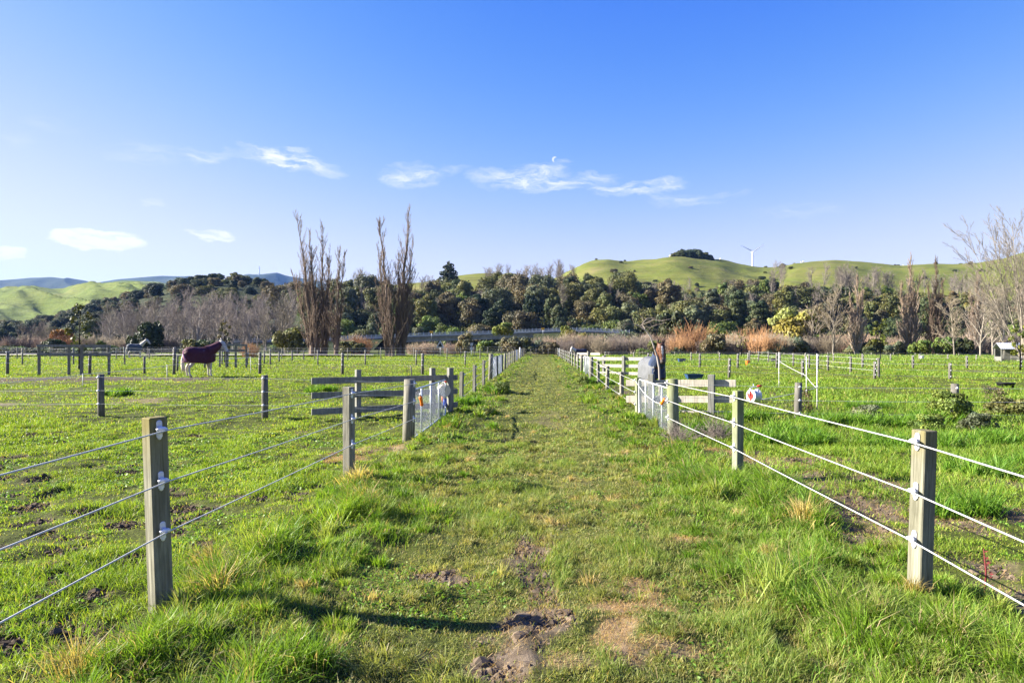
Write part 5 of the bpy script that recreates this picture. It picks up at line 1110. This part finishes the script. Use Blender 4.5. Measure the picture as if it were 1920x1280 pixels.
# leafy saplings on thin stems
def sapling(px, y, top, w_, kind, lab, dens=1.0, lean=0, low=.35):
    x = xa(px, y); h = 1.65 + (HY - top) * y / F - gz(x, y); b = MB(); r = random.Random(int(px)); root = empty('sapling', (x, y, gz(x, y)), lab, 'tree')
    b.tube([(0, 0, -.2), (lean * .2, 0, h * .4), (lean, 0, h * .92)], [.05, .04, .012], 7); lob = []
    for k in range(11):
        t = low + (1 - low) * (k + .5) / 11; a = k * 2.4; q = w_ * (.9 - .5 * abs(t - .62) * 2) * r.uniform(.6, 1.1); p0 = Vector((lean * t, 0, h * (t - .12))); p1 = Vector((lean * t + q * math.cos(a), q * math.sin(a), h * t)); b.tube([p0, (p0 + p1) / 2 + Vector((0, 0, -.05)), p1], [.018, .013, .005], 5); lob.append((p1.x, p1.y, p1.z, w_ * .30, w_ * .30, h * .06))
    b.obj('trunk', M['bark_grey'], root); link('crown', npmesh('crown', *lobes_crown(int(px) + 5, lob, int(330 * dens), .085, .9, .3)), M['leaf_' + kind], root); return root
sapling(148, 44, 570, .85, 'olive', 'thin sapling with sparse glossy leaves behind the left yard rails', .9, .1, .3)
sapling(421, 60, 600, .6, 'brown', 'sparse brown leaved sapling behind the head of the burgundy horse', .8)
sapling(1651, 72, 600, 1.0, 'lime', 'sapling with yellow green leaves between the right poplars', 1.3, 0, .4)
sapling(1390, 88, 622, .9, 'olive', 'thin sapling with few leaves before the orange willows', .35)
sapling(1913, 46, 612, .7, 'lime', 'sapling with yellow leaves beside the wooden shelter', .9, 0, .3)

# ------------------------------------------------------------------ things in the paddocks
def tub(label, px, py, y, w_, h_, mat):
    p = at(px, py, y); x = p[0]; z = gz(x, y); b = MB(); n = 28; rg2 = [(w_ * .86, 0), (w_ * .97, h_ * .9), (w_ * 1.03, h_ * .92), (w_ * 1.03, h_), (w_ * .95, h_), (w_ * .82, .04)]
    V = [(r_ * .5 * math.cos(2*PI*k/n), r_ * .5 * math.sin(2*PI*k/n), zz) for r_, zz in rg2 for k in range(n)]; Fq = [(i*n+k, i*n+(k+1)%n, (i+1)*n+(k+1)%n, (i+1)*n+k) for i in range(5) for k in range(n)] + [tuple(range(n - 1, -1, -1)), tuple(range(5*n, 6*n))]
    root = empty('water_tub', (x, y, z), label, 'tub'); b.add(V, Fq, True); b.obj('tub', M[mat], root)
    c = MB(); c.add([(w_ * .455 * math.cos(2*PI*k/n), w_ * .455 * math.sin(2*PI*k/n), h_ * .72) for k in range(n)], [tuple(range(n))]); c.obj('water', M['water'], root)
M['water'] = pm('dark_water', [(.3, (.02, .025, .03)), (.7, (.03, .035, .04))], (3, 3, 3), .08, 0)
tub('black round rubber tub in the right paddock', 1886, 709, 27.0, .62, .25, 'black_pl')
def trough(label, px, y, w_, h_):
    x = xa(px, y); z = gz(x, y) + .08; root = empty('feed_trough', (x, y, z), label, 'trough', None, R(8)); b = MB(); a, c = w_ / 2, .22
    b.add([(-a*.85,-c*.8,0),(a*.85,-c*.8,0),(a*.85,c*.8,0),(-a*.85,c*.8,0),(-a,-c,h_),(a,-c,h_),(a,c,h_),(-a,c,h_),(-a*.93,-c*.85,h_),(a*.93,-c*.85,h_),(a*.93,c*.85,h_),(-a*.93,c*.85,h_),(-a*.8,-c*.65,.05),(a*.8,-c*.65,.05),(a*.8,c*.65,.05),(-a*.8,c*.65,.05)],
          [(3,2,1,0)] + [(i, (i+1)%4, 4+(i+1)%4, 4+i) for i in range(4)] + [(4+i, 4+(i+1)%4, 8+(i+1)%4, 8+i) for i in range(4)] + [(8+i, 8+(i+1)%4, 12+(i+1)%4, 12+i) for i in range(4)] + [(12,13,14,15)]); b.obj('basin', M['trough'], root)
    b = MB(); b.box((-a - .02, -c - .02, h_ - .035), (a + .02, -c + .0, h_ + .012)); b.box((-a - .02, c, h_ - .035), (a + .02, c + .02, h_ + .012)); b.obj('rim', M['trough'], root)
trough('dark blue trough on the grass behind the bay horse', 1301, 33, .78, .24); trough('smaller blue trough further back right of the bay horse', 1278, 62, .62, .30)
# wooden shelter
x, y = xa(1893, 66), 66; z0 = gz(x, y); root = empty('field_shelter', (x, y, z0), 'small weathered wooden horse shelter with grey iron roof at the right', 'shelter', None, R(-12))
b = MB(); b.box((-.95, .75, 0), (.95, .8, 1.25)); b.box((.9, -.7, 0), (.95, .745, 1.2)); b.box((-.95, -.7, 0), (-.9, .745, .5)); b.obj('wall', M['rail_grey'], root)
for k in range(6): b = MB(); b.box((-.2, -.76, .25 + k * .16), (.95, -.72, .37 + k * .16)); b.obj('board', M['rail_wood' if k % 2 else 'rail_grey'], root)
for sx in (-.93, .93):
    for sy in (-.72, .72): MB().box((sx - .05, sy - .05, -.1), (sx + .05, sy + .05, 1.24)).obj('post', M['rail_grey'], root)
MB().box((-.95, -.78, .2), (-.83, -.74, 1.2), Matrix.Rotation(R(9), 4, 'Y')).obj('brace', M['rail_wood'], root)
b = MB(); n = 24; V = []
for k in range(n + 1):
    for (yy, zz) in ((-1.0, 1.22), (0, 1.78), (.95, 1.25)): V.append((-1.1 + 2.2 * k / n, yy, zz + .018 * (k % 2)))
b.add(V, [(k*3+j, k*3+3+j, k*3+4+j, k*3+1+j) for k in range(n) for j in range(2)]); ro = b.obj('roof', M['galv'], root); ro.modifiers.new('t', 'SOLIDIFY').thickness = .02
# white bucket and small things near the far fences
def bucket(px, py, y, mat, lab, s=1):
    p = at(px, py, y); z = gz(p[0], y); root = empty('bucket', (p[0], y, z), lab, 'bucket', None, 0, s); b = MB(); b.tube([(0,0,0),(0,0,.02),(0,0,.30),(0,0,.33)], [.13, .135, .165, .175], 16, True); b.obj('pail', M[mat], root); MB().tube([(.17*math.cos(q), 0, .33 + .16*math.sin(q)) for q in np.linspace(0, PI, 9)], .008, 5).obj('handle', M['galv'], root)
bucket(1728, 672, 74, 'white_pl', 'white bucket lying far back in the right paddock', 1.4); bucket(1402, 674, 56, 'orange', 'rusty orange bucket by the third right fence', 1.1); bucket(1450, 673, 62, 'black_pl', 'black bucket behind the white tape post', 1.3)
# scrubby plants along the nearest right cross fence
def plant(px, py, s, kind, lab, sz=.8, n=2200, lf=.034):
    c = hit(px, py); o = link('weed_plant', npmesh('weed_plant', *lobes_crown(int(px + py), rand_lobes(int(px), 1.2, .9, .0, 12), n, lf)), M['leaf_' + kind]); o.location = (c[0], c[1], gz(c[0], c[1]) - .05); o.scale = (s, s, s * sz); tag(o, lab, 'plant'); return o
plant(1785, 790, .72, 'bright', 'leafy green weed climbing the dark post in the right paddock', 1.15, 2600)
plant(1832, 806, .6, 'grey', 'leafy green weed right of the overgrown post', .8); plant(1738, 808, .55, 'bright', 'leafy green weed left of the overgrown post', .8)
plant(1893, 780, .8, 'olive', 'dark scrubby bush at the right edge by the cross fence', .7, 2600); plant(1862, 752, .55, 'brown', 'brown dead bushy weed in the right paddock', .9, 900)
plant(1620, 790, .62, 'grey', 'grey green thistle clump in the right paddock', .8); plant(1506, 782, .36, 'brown', 'brown dry weed at the foot of the dark fence post', 2.2, 700)
plant(940, 738, .55, 'bright', 'leafy green clump beside the left lane edge', 1.0); plant(1095, 722, .5, 'bright', 'leafy green clump beside the right lane edge', .9); 
b = MB(); r6 = random.Random(6)
for k in range(46):
    t = r6.random(); a = r6.uniform(0, 2 * PI); q = .05 * (1.15 - t); cx, cy, cz, s_ = q * math.cos(a), q * math.sin(a), .05 + .24 * t, r6.uniform(.008, .016); v = Vector((math.cos(a), math.sin(a), .3)) * s_; u = Vector((-math.sin(a), math.cos(a), .4)) * s_ * .6
    c_ = Vector((cx, cy, cz)); b.add([c_ - v, c_ + u, c_ + v, c_ - u], [(0, 1, 2, 3)])
b.tube([(0, 0, -.05), (.01, 0, .15), (0, .01, .3)], [.007, .006, .003], 5)
c = hit(1846, 1105); o = b.obj('dock_weed', plain('red_dock_leaf', (.13, .022, .022), .8), None, (c[0], c[1], gz(c[0], c[1]))); tag(o, 'small red seeding dock weed beside the near right post', 'plant')
b = Bare(970)
for k in range(150):
    a = b.r.uniform(0, 2*PI); q = .22 * b.r.random(); b.branch((q*math.cos(a), q*math.sin(a), 0), (b.r.normal(0, .6), b.r.normal(0, .6), .8), b.r.uniform(.2, .5), .004, 4, .22, -.05, (2,), 1, (.3, .6), (.3, .8), .3, .3, .0018)
c = hit(1275, 832); o = link('dead_weeds', b.meshes(.3)[0], M['twig_mauve']); o.location = (c[0], c[1], gz(c[0], c[1])); tag(o, 'tangle of dead brown weed stems at the right gate post foot', 'weeds')
o = link('dead_weeds', o.data); c = hit(1345, 825); o.location = (c[0], c[1], gz(c[0], c[1])); o.scale = (.9, .9, 1.2); tag(o, 'thin dead weed stems under the bright rail panel', 'weeds')
# gravel track on the left
tr = MB(); V = []; 
for k in range(41):
    px = -160 + 21.5 * k; y = 86 + .3 * math.sin(k * .4)
    for yy in (y, y + 6): q = xa(px, yy); V.append((q, yy, gz(q, yy) + .25))
tr.add(V, [(2*k, 2*k+2, 2*k+3, 2*k+1) for k in range(40)]); tr.obj('track', pm('grey_gravel', [(.3, (.20, .18, .16)), (.7, (.34, .31, .28))], (2, 2, 2), .9, .3, 6, 'World')); tag(bpy.data.objects['track'], 'grey gravel track behind the left paddocks', 'track', kind='structure')

# ------------------------------------------------------------------ road bridge with railing
YB = 182
pts = [at(px, py, YB - abs(px - 900) * .01) for px, py in ((440,641),(500,639.5),(560,638.5),(650,635.5),(720,632.5),(790,629.5),(870,627),(950,624.5),(1000,622),(1060,620),(1120,621),(1180,625))]
root = empty('road_bridge', tuple(pts[6]), 'long grey concrete road bridge with white railing below the forest', 'bridge'); o0 = np.array(pts[6]); M['concrete'] = pm('grey_concrete', [(.3, (.16, .165, .17)), (.7, (.30, .30, .30))], (1, 1, .6), .85, .2); M['rail_white'] = plain('pale_steel_railing', (.50, .51, .52), .5)
def strip(name, d0, d1, z0_, z1_, mat, i0=0, i1=None):
    V, Fq = [], []
    pp = pts[i0:i1]
    for p in pp:
        for dy, dz in ((d0, z0_), (d1, z0_), (d1, z1_), (d0, z1_)): V.append(tuple(p - o0 + np.array([0, dy, dz])))
    for i in range(len(pp) - 1):
        for k in range(4): l = (k + 1) % 4; Fq.append((4*i+k, 4*i+l, 4*i+4+l, 4*i+4+k))
    Fq += [(3, 2, 1, 0), tuple(4*(len(pp)-1) + k for k in range(4))]; return MB().add(V, Fq).obj(name, M[mat], root)
strip('deck', -.5, 9, -.35, 0, 'concrete'); strip('girder', .1, .6, -1.5, -.352, 'concrete', 4, 9); strip('kerb', -.52, -.1, .003, .25, 'rail_white')
strip('railing', -.40, -.28, .62, .74, 'rail_white'); strip('railing', -.40, -.28, .38, .46, 'rail_white')
for k in range(88):
    u = k / 87 * (len(pts) - 1.001); i = int(u); p = pts[i] + (pts[i + 1] - pts[i]) * (u - i) - o0
    if k == 0: pmesh = MB().box((-.07, -.42, .1), (.07, -.26, .95)).mesh('railing_post'); pmesh.materials.append(M['rail_white'])
    link('railing_post', pmesh, None, root, tuple(p))
for px in (842, 955):
    p = at(px, 628, YB + 2) - o0; MB().box((p[0] - .7, p[1] - 1.5, -4.5), (p[0] + .7, p[1] + 3, -1.3)).obj('pier', M['concrete'], root)
# earth bank carrying the road either side
V = []
for p in pts:
    for dy, dz in ((-14, -4.6 - p[2] + o0[2]), (-.7, -.5), (9.2, -.5), (16, -4.6 - p[2] + o0[2])): V.append(tuple(p + np.array([0, dy, dz])))
def bank(i0, i1):
    b = MB(); b.add(V[4*i0:4*i1], [(4*i+k, 4*i+4+k, 4*i+5+k, 4*i+1+k) for i in range(i1 - i0 - 1) for k in range(3)]); o = b.obj('embankment', M['bush']); tag(o, 'grassy bank carrying the far road', 'embankment', kind='structure')
bank(0, 5); bank(8, 12)
def sign(px, py, y, kind, lab):
    p = at(px, py, y); g = min(gz(p[0], y), p[2] - 1.2) if y < 150 else p[2] - 1.6; root = empty('road_sign', (p[0], y, g), lab, 'road sign'); h = p[2] - g
    MB().tube([(0, 0, -.3), (0, 0, h + (.1 if kind != 'tri' else .3))], .04, 6).obj('pole', M['galv'], root)
    if kind == 'tri':
        def T(s, yy, m, nm): MB().add([(-s, yy, h - s * .58), (s, yy, h - s * .58), (0, yy, h + s * 1.15), (-s, yy + .02, h - s * .58), (s, yy + .02, h - s * .58), (0, yy + .02, h + s * 1.15)], [(0, 1, 2), (5, 4, 3), (0, 3, 4, 1), (1, 4, 5, 2), (2, 5, 3, 0)]).obj(nm, M[m], root)
        T(.62, -.06, 'white_pl', 'panel'); T(.34, -.085, 'black_pl', 'symbol')
    elif kind == 'mark':
        for dz in (.3, -.35): MB().box((-.22, -.07, h + dz - .2), (.22, -.045, h + dz + .2), bev=.01).obj('panel', M['white_pl'], root)
    else: MB().box((-.40, -.07, h - .27), (.40, -.045, h + .27), bev=.01).obj('panel', M['sign_yellow'], root)
M['sign_yellow'] = plain('yellow_orange_sign', (.70, .36, .01), .5)
sign(825.5, 647, 98, 'tri', 'white triangular warning sign with dark symbol at the field edge'); sign(884, 649, 99, 'mark', 'white marker post with two small panels left of the lane end'); sign(1018, 616.5, 176, 'panel', 'small orange yellow sign beside the far road'); sign(809, 622.5, 178, 'panel', 'small orange sign above the bridge railing'); 
# ------------------------------------------------------------------ far things
M['turbine'] = plain('white_turbine_paint', (.75, .76, .78), .45, 0, .04)
YT = 1250; hub = at(1412, 472.5, YT); bs = at(1411, 512, YT); root = empty('wind_turbine', tuple(bs), 'white three bladed wind turbine standing behind the green hill', 'wind turbine'); hz = hub[2] - bs[2]
MB().tube([(0, 0, -12), (0, 0, hz)], [1.9, 1.15], 16).obj('tower', M['turbine'], root)
b = MB(); b.box((-1.3, -2.5, hz - 1.2), (1.3, 4.5, hz + 1.4), bev=.4); b.obj('nacelle', M['turbine'], root); MB().ell((0, -3.2, hz), (1.4, 1.8, 1.4)).obj('hub', M['turbine'], root)
for a in (R(56), R(-62), R(184)):
    b = MB(); V = []; n = 8
    for k in range(n + 1):
        t = k / n; r_ = 1 + 23 * t; c_ = 1.7 * (1 - .78 * t) * (1 if k else .7); tk_ = .45 * (1 - .8 * t)
        for (u, v) in ((-.3, 0), (.15, .5), (.7, 0), (.15, -.5)): V.append((u * c_ * 1.2, -3.2 + v * tk_, r_))
    Mx = Matrix.Translation((0, 0, hz)) @ Matrix.Rotation(a, 4, 'Y'); V = [tuple(Mx @ Vector(q)) for q in V]
    b.add(V, [(4*k+j, 4*k+(j+1)%4, 4*k+4+(j+1)%4, 4*k+4+j) for k in range(n) for j in range(4)] + [tuple(range(4*n, 4*n+4))]); b.obj('blade', M['turbine'], root)
p0 = at(486, 520, 3950); p1 = at(486, 500, 3950); b = MB(); hm = p1[2] - p0[2]
for k in range(4):
    s = (1 if k & 1 else -1, 1 if k & 2 else -1); b.tube([(s[0]*4, s[1]*4, -5), (s[0]*1.2, s[1]*1.2, hm)], .7, 4)
for k in range(7): z = hm * k / 7; w_ = 4 - 2.8 * k / 7; b.tube([(-w_, -w_, z), (w_, -w_, z + hm / 7)], .45, 4); b.tube([(w_, -w_, z), (-w_, -w_, z + hm / 7)], .45, 4)
b.tube([(0, 0, hm), (0, 0, hm * 1.25)], .7, 5); o = b.obj('radio_mast', M['galv']); o.location = tuple(p0); tag(o, 'thin lattice radio mast on the far blue mountain', 'mast')
# sheep on the hill
b = MB(); b.ell((0, 0, .72), (.62, .36, .38)); b.tube([(.45, 0, .85), (.68, 0, 1.05), (.92, 0, .98)], [.2, .15, .09], 10)
for sx in (-.38, .36):
    for sy in (-.16, .16): b.tube([(sx, sy, .55), (sx, sy, -.05)], [.08, .05], 8)
sm = remeshed(b, 'sheep', .04, 2); sm.materials.append(plain('sheep_wool', (.66, .62, .54), .9))
for px, py_y, lab in ((1256, 545, 'sheep grazing below the hilltop clump, left of its mate'), (1263, 540, 'sheep grazing below the hilltop clump, right of its mate'), (1350, 560, 'sheep alone beneath the hill saddle'), (1640, 600, 'sheep on the hill above the slim poplar'), (1694, 590, 'sheep on the hill above the tall right poplar'), (1502, 585, 'sheep on the hill right of the turbine'), (1506, 590, 'second sheep on the hill right of the turbine')):
    o = link('sheep', sm); o.location = (xa(px, py_y), py_y, zG(px, py_y) + .05); o.scale = (1.25,) * 3; o.rotation_euler = (0, 0, cr.uniform(0, 6.28)); tag(o, lab, 'sheep', 'sheep grazing the green hill')
# haze
HAZE = .48e-4
hb_ = MB().box((-5100, -70, -12), (5100, 5100, 540)).obj('haze', None); hm_, nt, out = newmat('air_haze')
v = N(nt, 'ShaderNodeVolumePrincipled', {'Color': (.24, .46, 1, 1), 'Density': HAZE, 'Anisotropy': .1}); nt.links.new(v.outputs[0], out.inputs['Volume']); hb_.data.materials.append(hm_); tag(hb_, 'thin blue air haze over the valley', 'haze', kind='stuff')
